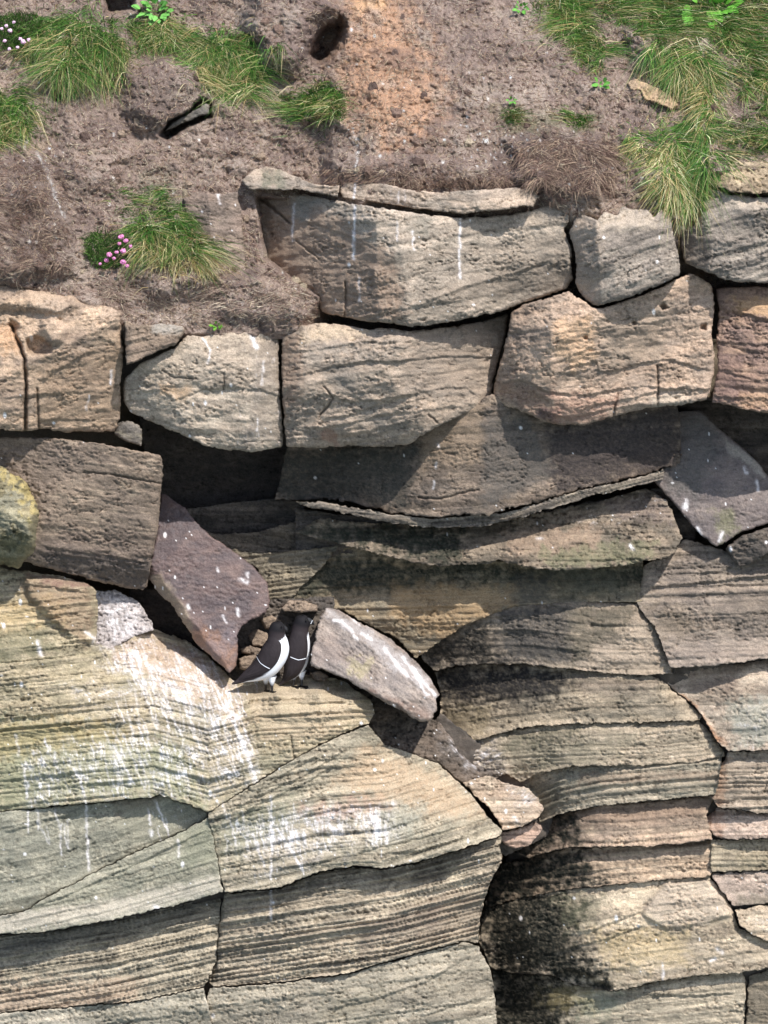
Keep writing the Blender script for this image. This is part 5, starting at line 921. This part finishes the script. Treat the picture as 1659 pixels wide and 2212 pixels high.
leaf_plant('tiny green plant growing just above the pale cream block', 467, 704, 11, 16, .022, 46, (100, 150, 52))

# small outcrop and stone in the bank
rock('outcrop_stone', [(1352, 178), (1372, 168), (1398, 176), (1425, 190), (1450, 205), (1468, 228), (1450, 238), (1420, 226), (1390, 214), (1385, 200), (1360, 195)], 'small yellow sandstone outcrop half hidden by draped grass', y=.13, gy=-2.2, back=.25, cols=((208, 170, 112), (178, 150, 118), (216, 184, 128)), edge=(8, .03), relief=.8)
rock('outcrop_stone', [(352, 286), (372, 262), (408, 243), (445, 222), (454, 226), (452, 246), (420, 258), (380, 275)], 'grey stone showing inside the hollow under the soil clod', y=.26, gy=-1.0, back=.25, cols=((124, 118, 104), (104, 100, 90), (142, 134, 116)), edge=(8, .03), relief=.6)

# dry litter: dead stems and roots matted over the soil
def litter(n, seed):
    rng = np.random.RandomState(seed)
    uv = np.stack([rng.rand(n)*1800-70, -80+rng.rand(n)*790], 1)
    keep = fbm(uv[:, 0]/55.0, uv[:, 1]/45.0, 3, 77) > -.28+.5*(rng.rand(n)-.5)
    uv = uv[keep]; n = len(uv)
    y = depth('soil', uv[:, 0], uv[:, 1]); p0 = P(uv[:, 0], uv[:, 1], y-.003)
    a = rng.randn(n)*.9+np.where(rng.rand(n) < .5, 0, np.pi)
    dv = np.stack([np.cos(a), np.sin(a)], 1); h = 6.0
    p1 = P(uv[:, 0]+dv[:, 0]*h, uv[:, 1]+dv[:, 1]*h, depth('soil', np.clip(uv[:, 0]+dv[:, 0]*h, -105, 1760), np.clip(uv[:, 1]+dv[:, 1]*h, -105, 725))-.004)
    d0 = p1-p0; d0 /= np.linalg.norm(d0, axis=1, keepdims=True)
    d0 = d0+np.stack([rng.randn(n)*.15, -.25*rng.rand(n), rng.randn(n)*.15], 1)
    c = pick(rng, [lin((170, 142, 122)), lin((140, 112, 98)), lin((196, 172, 146)), lin((112, 90, 82)), lin((206, 190, 166))], n)
    V, q, T = strips(p0, d0, rng.randn(n, 3)*.25, .014+.03*rng.rand(n)**2, .0026*np.ones(n), c, c, 2)
    o = mesh_obj('dry_litter', V, q, None, np.clip(T, .01, .8), M_SOIL, None, p0[np.argmin(p0[:, 2])])
    return set_props(o, 'matted dead stems and roots scattered over the brown soil bank', 'litter', None, 'stuff')
litter(60000, 55)

# crumbled clods and small stones lying on the bank
def clods(n, seed):
    rng = np.random.RandomState(seed)
    uv = np.stack([rng.rand(n)*1750-40, rng.rand(n)**.8*640], 1)
    ok = fbm(uv[:, 0]/80.0, uv[:, 1]/60.0, 3, 78) > -.05; uv = uv[ok]; n = len(uv)
    y = depth('soil', uv[:, 0], uv[:, 1]); c = P(uv[:, 0], uv[:, 1], y+.002)
    th = np.linspace(0, 2*np.pi, 8, endpoint=False); ph = np.linspace(.3, np.pi-.3, 5)
    A, B = np.meshgrid(th, ph); sph = np.stack([np.sin(B)*np.cos(A), np.sin(B)*np.sin(A), np.cos(B)], -1).reshape(-1, 3)
    I = np.arange(40).reshape(5, 8); J = np.roll(I, -1, 1); qd = np.stack([I[:-1], J[:-1], J[1:], I[1:]], -1).reshape(-1, 4)
    r = .007+.022*rng.rand(n)**3
    X = c[:, None, :]+sph[None]*(r[:, None, None]*(.7+.55*rng.rand(n, 40, 1)))*(.7+.6*rng.rand(n, 1, 3))
    q = (qd[None]+(np.arange(n)*40)[:, None, None]).reshape(-1, 4)
    t = pick(rng, [lin((134, 112, 100)), lin((110, 92, 84)), lin((160, 140, 122)), lin((176, 160, 138))], n)
    o = mesh_obj('soil_crumbs', X.reshape(-1, 3), q, None, np.repeat(t, 40, 0), M_SOIL, None, c[np.argmin(c[:, 2])], smooth=False)
    return set_props(o, 'crumbled soil clods and small stones scattered over the bank', 'soil', None, 'stuff')
clods(800, 61)

# ================================================================== THE TWO RAZORBILLS
def cr(pts, n):
    """smooth curve through points"""
    p = np.array(pts, float); m = len(p); t = np.linspace(0, m-1, n); i = np.clip(t.astype(int), 0, m-2); f = (t-i)[:, None]
    g = lambda k: p[np.clip(k, 0, m-1)]
    a, b, c, d = g(i-1), g(i), g(i+1), g(i+2)
    return .5*((2*b)+(c-a)*f+(2*a-5*b+4*c-d)*f**2+(3*b-a-3*c+d)*f**3)

BLACK, BACK, WHITE = lin((26, 24, 27)), lin((52, 45, 47)), lin((236, 238, 244))
def bird(label, spine, foot, y0, white, wing, bar, bill, eye, seed, line=True):
    """spine: (u, v, half-width) from tail tip to crown as seen in the photograph; white: (t0, t1, camera-side angle); angles in degrees, 0 = breast side"""
    rng = np.random.RandomState(seed); N, S = 64, 40
    base = P(foot[0][0], foot[0][1], foot[0][2]); base[2] = min(P(*f)[2] for f in foot)
    e = empty('razorbill', base, label, 'bird', 'razorbills')
    c = cr(spine, N); w0 = P(c[:, 0], c[:, 1], np.full(N, y0)); rad = np.maximum(c[:, 2], .6)*.00241
    tg = np.gradient(w0, axis=0); tg[:, 1] = 0; tg /= np.linalg.norm(tg, axis=1, keepdims=True)
    nr = np.stack([tg[:, 2], np.zeros(N), -tg[:, 0]], 1)          # towards the breast
    th = np.linspace(0, 2*np.pi, S, endpoint=False); tt = np.linspace(0, 1, N)
    flat = np.interp(tt, [0, .12, .3, .5, .75, 1], [1.6, 1.25, .95, .92, .92, .92])
    def ring(k, ang, off=0.0):
        r = rad[k]+off
        return w0[k]+nr[k]*(np.cos(ang)*r)[..., None]-np.array([0, 1, 0])*(np.sin(ang)*r*flat[k])[..., None]
    X = np.stack([ring(k, th) for k in range(N)])
    A = (np.degrees(th)+180) % 360-180
    t0, t1, lim = white
    T = np.zeros((N, S, 3))
    for k in range(N):
        t = tt[k]
        # plumage border: dark neck and back, white breast and belly running out under the tail
        a_lim = lim*sst(t1+.01, t1-.10, t)*np.interp(t, [t0-.08, t0, t0+.22], [.25, .62, 1.0])
        m = sst(a_lim+4, a_lim-4, np.abs(A-6))*(t > .04)
        bk = BACK if t < .72 else BLACK*(1-sst(.72, .80, t))*0+BLACK
        dark = BACK*(1-sst(.66, .78, t))+BLACK*sst(.66, .78, t)
        T[k] = dark*(1-m[:, None])+WHITE*m[:, None]
    I = np.arange(N*S).reshape(N, S); J = np.roll(I, -1, 1)
    q = np.stack([I[:-1], J[:-1], J[1:], I[1:]], -1).reshape(-1, 4)
    V = np.concatenate([X.reshape(-1, 3), w0[:1]-tg[:1]*rad[0], w0[-1:]+tg[-1:]*rad[-1]*.6])
    tris = [(N*S, j, (j+1) % S) for j in range(S)]+[(N*S+1, I[-1, (j+1) % S], I[-1, j]) for j in range(S)]
    Tn = np.concatenate([T.reshape(-1, 3), BACK[None], BLACK[None]])
    mesh_obj('body', V, q, tris, Tn, M_BIRD, e, base)
    # folded wings, one each side
    wt0, wt1, a0, a1 = wing
    for sgn, nm in ((1, 'near'), (-1, 'far')):
        ks = [k for k in range(N) if wt0 <= tt[k] <= wt1]; na = 22
        rows = []; inner = []
        for k in ks:
            f = (tt[k]-wt0)/(wt1-wt0)
            lo = a0+34*(1-sst(0, .55, f))+26*sst(.8, 1, f); hi = a1-18*sst(.75, 1, f)
            ang = np.radians(np.linspace(lo, hi, na))*sgn
            prof = .0075*np.sin(np.linspace(.12, np.pi-.05, na))**.6*sst(0, .15, f)*(1-.6*sst(.85, 1, f))
            feather = .0012*np.sin(np.linspace(0, 34, na)+f*3)*sst(.6, .2, f)
            rows.append(ring(k, ang, prof+feather+.001))
        W = np.array(rows); n1 = len(ks)
        I = np.arange(n1*na).reshape(n1, na)
        q = np.stack([I[:-1, :-1], I[:-1, 1:], I[1:, 1:], I[1:, :-1]], -1).reshape(-1, 4)
        tw = np.tile(lin((48, 42, 44)), (n1*na, 1))*(.85+.3*rng.rand(n1*na, 1))
        wo = mesh_obj('wing', W.reshape(-1, 3), q, None, tw, M_BIRD, e, base)
        # white trailing edge of the secondaries
        tb0, tb1, b0, b1 = bar
        ang = np.radians(np.linspace(b0, b1, 24))*sgn; f = np.linspace(0, 1, 24)
        kk = np.interp(f, [0, .5, 1], [tb0, (tb0+tb1)/2-.012, tb1])*(N-1)
        rw = []
        for s_ in (-1, 1):
            pts = []
            for x, a in zip(kk, ang):
                xs = x+s_*.17; k0 = int(np.clip(xs, 0, N-2)); fr = xs-k0
                pts.append(ring(k0, np.array(a), .0105)*(1-fr)+ring(k0+1, np.array(a), .0105)*fr)
            rw.append(pts)
        Bv = np.array(rw).reshape(-1, 3)
        mesh_obj('wing_bar', Bv, [[i, i+1, 24+i+1, 24+i] for i in range(23)], None, np.tile(WHITE, (48, 1)), M_BIRD, wo, base)
    # bill: deep, flattened, blunt and hooked, with a fine white line
    (bu, bv), (eu, ev), hw, yy = bill
    a = P(bu, bv, y0+yy); b = P(eu, ev, y0+yy); ax = b-a; L = np.linalg.norm(ax); ax /= L
    up = np.cross(ax, [0, 1, 0]); up = up if up[2] > 0 else -up
    prof = [(-.25, 1.0, -1.0), (.0, 1.0, -.95), (.35, .95, -.85), (.7, .7, -.75), (.92, .2, -.65), (1.0, -.35, -.6)]
    bvx = []; th_ = [1, 1, .9, .7, .45, .2]
    for (f, hi, lo), w_ in zip(prof, th_):
        for z_, s_ in ((hi, 0), ((hi+lo)/2, 1), (lo, 0), ((hi+lo)/2, -1)):
            bvx.append(a+ax*L*f+up*z_*hw*.00241+np.array([0, 1, 0])*s_*w_*.0055)
    bq = [[4*i+j, 4*i+(j+1) % 4, 4*i+4+(j+1) % 4, 4*i+4+j] for i in range(5) for j in range(4)]
    bo = mesh_obj('bill', bvx, bq, [[20, 21, 22], [20, 22, 23]], np.tile(lin((30, 28, 30)), (24, 1)), M_HORN, e, base, smooth=False)
    m0 = a+ax*L*.45
    ln = [m0+up*hw*.00241*z_+ax*dx+np.array([0, -.0048, 0]) for z_, dx in ((.75, 0), (.75, .0028), (-.6, .0028), (-.6, 0))]
    if line: mesh_obj('bill_line', ln, [[0, 1, 2, 3]], None, np.tile(WHITE, (4, 1)), M_HORN, bo, base)
    # eye on the camera side
    ec = P(eye[0], eye[1], y0+eye[2]); ph = np.linspace(.2, np.pi-.2, 6); t8 = np.linspace(0, 2*np.pi, 8, endpoint=False)
    A8, B8 = np.meshgrid(t8, ph); r = .005
    X8 = np.stack([ec[0]+r*np.sin(B8)*np.cos(A8), ec[1]+r*np.sin(B8)*np.sin(A8), ec[2]+r*np.cos(B8)], -1).reshape(-1, 3)
    I8 = np.arange(48).reshape(6, 8); J8 = np.roll(I8, -1, 1)
    mesh_obj('eye', X8, np.stack([I8[:-1], J8[:-1], J8[1:], I8[1:]], -1).reshape(-1, 4), None, np.tile(lin((14, 12, 12)), (48, 1)), M_HORN, e, base)
    # legs with webbed feet
    for (fu, fv, fy, tu, tv) in [f+tp for f, tp in zip(foot, ((foot[0][0]+1, foot[0][1]-36), (foot[1][0]-1, foot[1][1]-36)))]:
        g = P(fu, fv, fy); h = P(tu, tv, y0); vs = []; qs = []
        for i, f in enumerate((0, .38, .7, 1)):
            cc = g*(1-f)+h*f; r = (.0055, .0075, .017, .026)[i]
            for j in range(8):
                vs.append(cc+np.array([math.cos(j*math.pi/4)*r, math.sin(j*math.pi/4)*r, .004*(1-f)]))
        qs = [[8*i+j, 8*i+(j+1) % 8, 8*i+8+(j+1) % 8, 8*i+8+j] for i in range(3) for j in range(8)]
        n0 = len(vs); tip = []
        for an in (-.95, -.35, .25):                     # three forward toes joined by web
            d = np.array([math.cos(an), math.sin(an)*.9, 0])*.046; tip.append(g+d+np.array([0, 0, .003]))
        vs += [g+np.array([-.010, 0, .010]), g+np.array([.012, -.008, .010])]+tip+[(tip[0]+tip[1])/2*.96+g*.04, (tip[1]+tip[2])/2*.96+g*.04]
        low = [v_-np.array([0, 0, .006]) for v_ in vs[n0:]]
        vs += low
        a_ = n0; b_ = n0+7
        order = [0, 2, 5, 3, 6, 4, 1]
        tr = [[a_+order[i], a_+order[i+1], a_+1] for i in range(5)]+[[a_+0, a_+order[1], a_+1]]
        sd = [[a_+order[i], a_+order[(i+1) % 7], b_+order[(i+1) % 7], b_+order[i]] for i in range(7)]
        tn = np.tile(lin((34, 31, 31)), (len(vs), 1)); tn[16:32] = WHITE*.85
        mesh_obj('leg', vs, qs+sd, tr, tn, M_HORN, e, base)
    return e

yf = float(depth('Q1', 582, 1494)); yf2 = float(depth('Q1', 650, 1480))
def fy(u, v): return float(depth('Q1', u, v))
bird('razorbill at left, leaning forward with broad white belly turned to us',
     [(502, 1477, 2.0), (512, 1473, 4.5), (530, 1464, 10), (552, 1454, 18.5), (574, 1440, 26.5), (589, 1420, 29), (597, 1402, 28), (599, 1388, 24), (598, 1376, 19.5), (598, 1365, 17.8), (599, 1357, 17.3), (600, 1350, 14.5), (601, 1345, 9.5), (601, 1342.5, 3)],
     [(574, 1494, fy(574, 1494)), (588, 1496, fy(588, 1496))], yf-.01, (.16, .66, 78), (.10, .66, 69, 176), (.335, .33, 82, 168),
     ((612, 1357), (622, 1362), 6.5, .03), (609, 1353, -.036), 1, False)
bird('razorbill at right, standing upright with its bill against the tilted slab',
     [(605, 1478, 2.0), (612, 1472, 5.0), (622, 1461, 11), (632, 1447, 19.5), (640, 1428, 25), (644, 1406, 25.5), (646, 1388, 24), (647, 1374, 21), (648, 1362, 18.5), (650, 1352, 17.5), (652, 1344, 17), (653, 1337, 14.5), (654, 1331.5, 9.5), (654, 1329, 3)],
     [(634, 1484, fy(634, 1484)), (652, 1484, fy(652, 1484))], yf2-.01, (.16, .62, 40), (.10, .66, 40, 172), (.36, .355, 50, 120),
     ((666, 1341), (680, 1347), 6.5, -.005), (662, 1340, -.036), 2)
